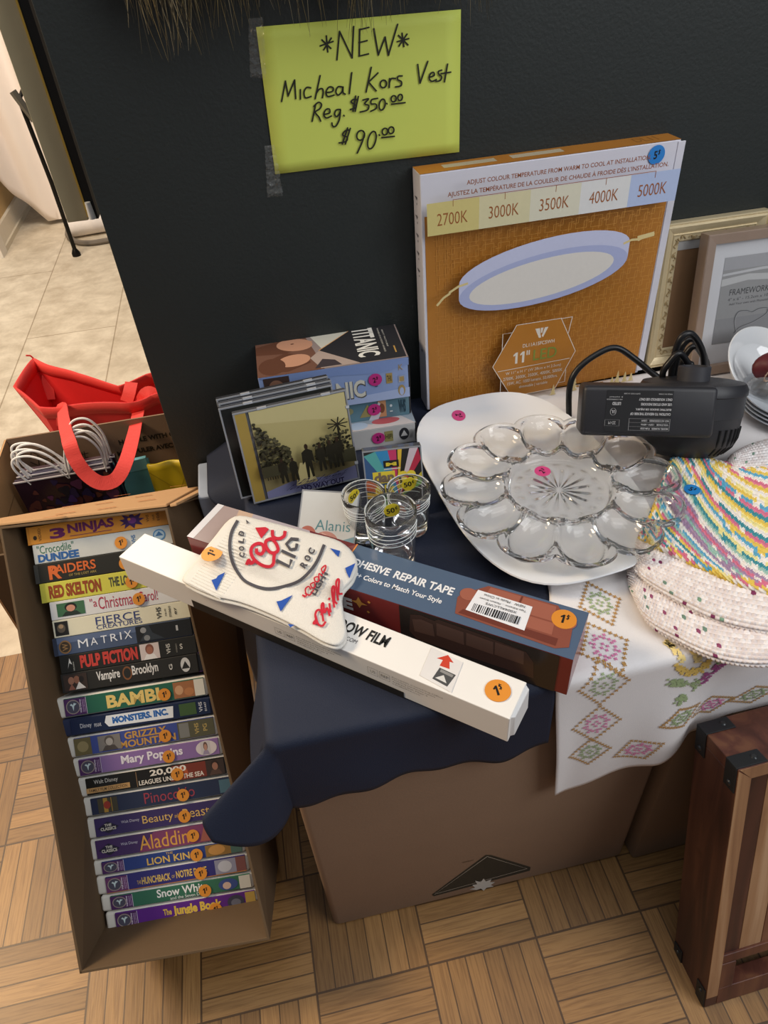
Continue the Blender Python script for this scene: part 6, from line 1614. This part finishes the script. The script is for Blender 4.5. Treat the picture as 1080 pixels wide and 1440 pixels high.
def red_bag():
    z = 0.30
    RD, RD2 = K('d92a2c', 0.7, var=0.05, scale=30, bump=0.25, bscale=900), K('e2453f', 0.7, var=0.04, bump=0.2)
    # rim corners, counter-clockwise from the near left
    z2 = z
    gl, nl, fl2 = onz(19, 543, z), onz(55, 572, z), onz(47, 504, z2)
    t = thing('shopping_bag', 'bright red fabric shopping bag standing on the tiles behind the bag box', 'shopping bag', (nl.x, nl.y, 0))
    o = t.location.copy()
    nr = onz(178, 566, z); ne = onz(213, 556, z); ne2 = V((ne.x + 0.05, ne.y, z))
    fm, fm2, fr = onz(110, 527, z), onz(165, 541, z), onz(206, 528, z); fr2 = V((fr.x + 0.05, fr.y, z))
    rim_n = [gl, nl, nl.lerp(nr, 0.35), nr, ne, ne2]
    rim_f = [gl, fl2, fl2.lerp(fm, 0.4), fm, fm2, fr, fr2]
    yb0, yb1 = nl.y + 0.02, nl.y + 0.14
    def foot(p, y, k): return V((nl.x + 0.03 + (p.x - nl.x) * 0.92 if k else nl.x + 0.01, y, 0.004))
    bot = [V((nl.x + 0.01, (yb0 + yb1) / 2, 0.004))] + [foot(p, yb0, 1) for p in rim_n[1:]]
    botf = [V((nl.x + 0.01, (yb0 + yb1) / 2, 0.004))] + [foot(p, yb1, 1) for p in rim_f[1:]]
    def panel(name, top, low):
        def cvp(pts, f):
            n = len(pts) - 1; i = min(int(f * n), n - 1); return pts[i].lerp(pts[i + 1], f * n - i)
        b = MB()
        def fn(u, v):
            return cvp(low, u).lerp(cvp(top, u), v) - o + V((0, 0.006 * math.sin(u * 14 + v * 3) * v * (1 - v) * 4, 0.004 * math.sin(u * 16) * v))
        n = 8 * (len(top) - 1)
        b.grid(fn, n, 20, RD).build(name, t, smooth=True, solid=0.0015)
        b = MB(); b.grid(lambda u, v: fn(u, 0.90 + 0.10 * v) + V((0, -0.0022, 0)), n, 2, RD2); b.build('hem', t, smooth=True, solid=0.001)
    panel('front_panel', rim_n, bot); panel('back_panel', rim_f, botf)
    MB().box((0.03, yb0 - o.y, 0), (0.36, yb1 - o.y, 0.003), RD).build('base', t)
    MB().tube([fl2 - o, fl2 - o + V((-0.004, 0, 0.008)), fl2 - o + V((-0.012, -0.004, 0.012))], 0.002, RD2, 6).build('corner_thread', t, smooth=True)
    def strap(name, pts, w):
        """flat webbing: pts are (world point, half-width direction)"""
        c = catmull(pts, 8); b = MB(); vs = []
        for i, p in enumerate(c):
            tg = (c[min(i + 1, len(c) - 1)] - c[max(i - 1, 0)]).normalized()
            view = (CC - p).normalized(); sd = tg.cross(V((0, -0.75, 0.66))); sd = sd.normalized() if sd.length > 1e-6 else V((1, 0, 0))
            vs += [p + sd * w - o, p - sd * w - o]
        b.add(vs, [(2 * i, 2 * i + 1, 2 * i + 3, 2 * i + 2) for i in range(len(c) - 1)], RD2)
        b.build(name, t, solid=0.002)
    yb = 1.30
    yf = nl.y - 0.006
    strap('strap', [ony(89, 600, yf), ony(88, 585, yf), ony(88, 574, yf - 0.004), ony(90, 590, 1.30), ony(93, 605, 1.235), ony(97, 620, 1.175), ony(106, 645, 1.15), ony(122, 667, 1.135), ony(142, 679, 1.125), ony(163, 674, 1.13), ony(177, 650, 1.16), ony(188, 612, 1.25), ony(196, 575, yf - 0.01), ony(203, 556, yf + 0.01), ony(212, 552, yf + 0.01), ony(224, 562, yf)], 0.0135)
    strap('strap', [ony(70, 562, fl2.y - 0.05), ony(67, 540, fl2.y - 0.03), ony(69, 517, fl2.y - 0.012)], 0.0135)
    strap('strap', [ony(178, 565, fr.y - 0.06), ony(182, 552, fr.y - 0.05), ony(185, 538, fr.y - 0.03)], 0.0135)
    tt = thing('tissue_lump', 'crumpled pale red paper lying inside the red shopping bag', 'paper', (nl.x + 0.20, (yb0 + yb1) / 2, 0.008))
    MB().grid(lambda u, v: V((0.07 * math.sin(math.pi * v) * math.cos(2 * math.pi * u), 0.045 * math.sin(math.pi * v) * math.sin(2 * math.pi * u), 0.115 - 0.115 * math.cos(math.pi * v) + 0.010 * math.sin(u * 31 + v * 12))), 28, 14, K('e0504a', 0.7)).build('paper_ball', tt, smooth=True)
red_bag()
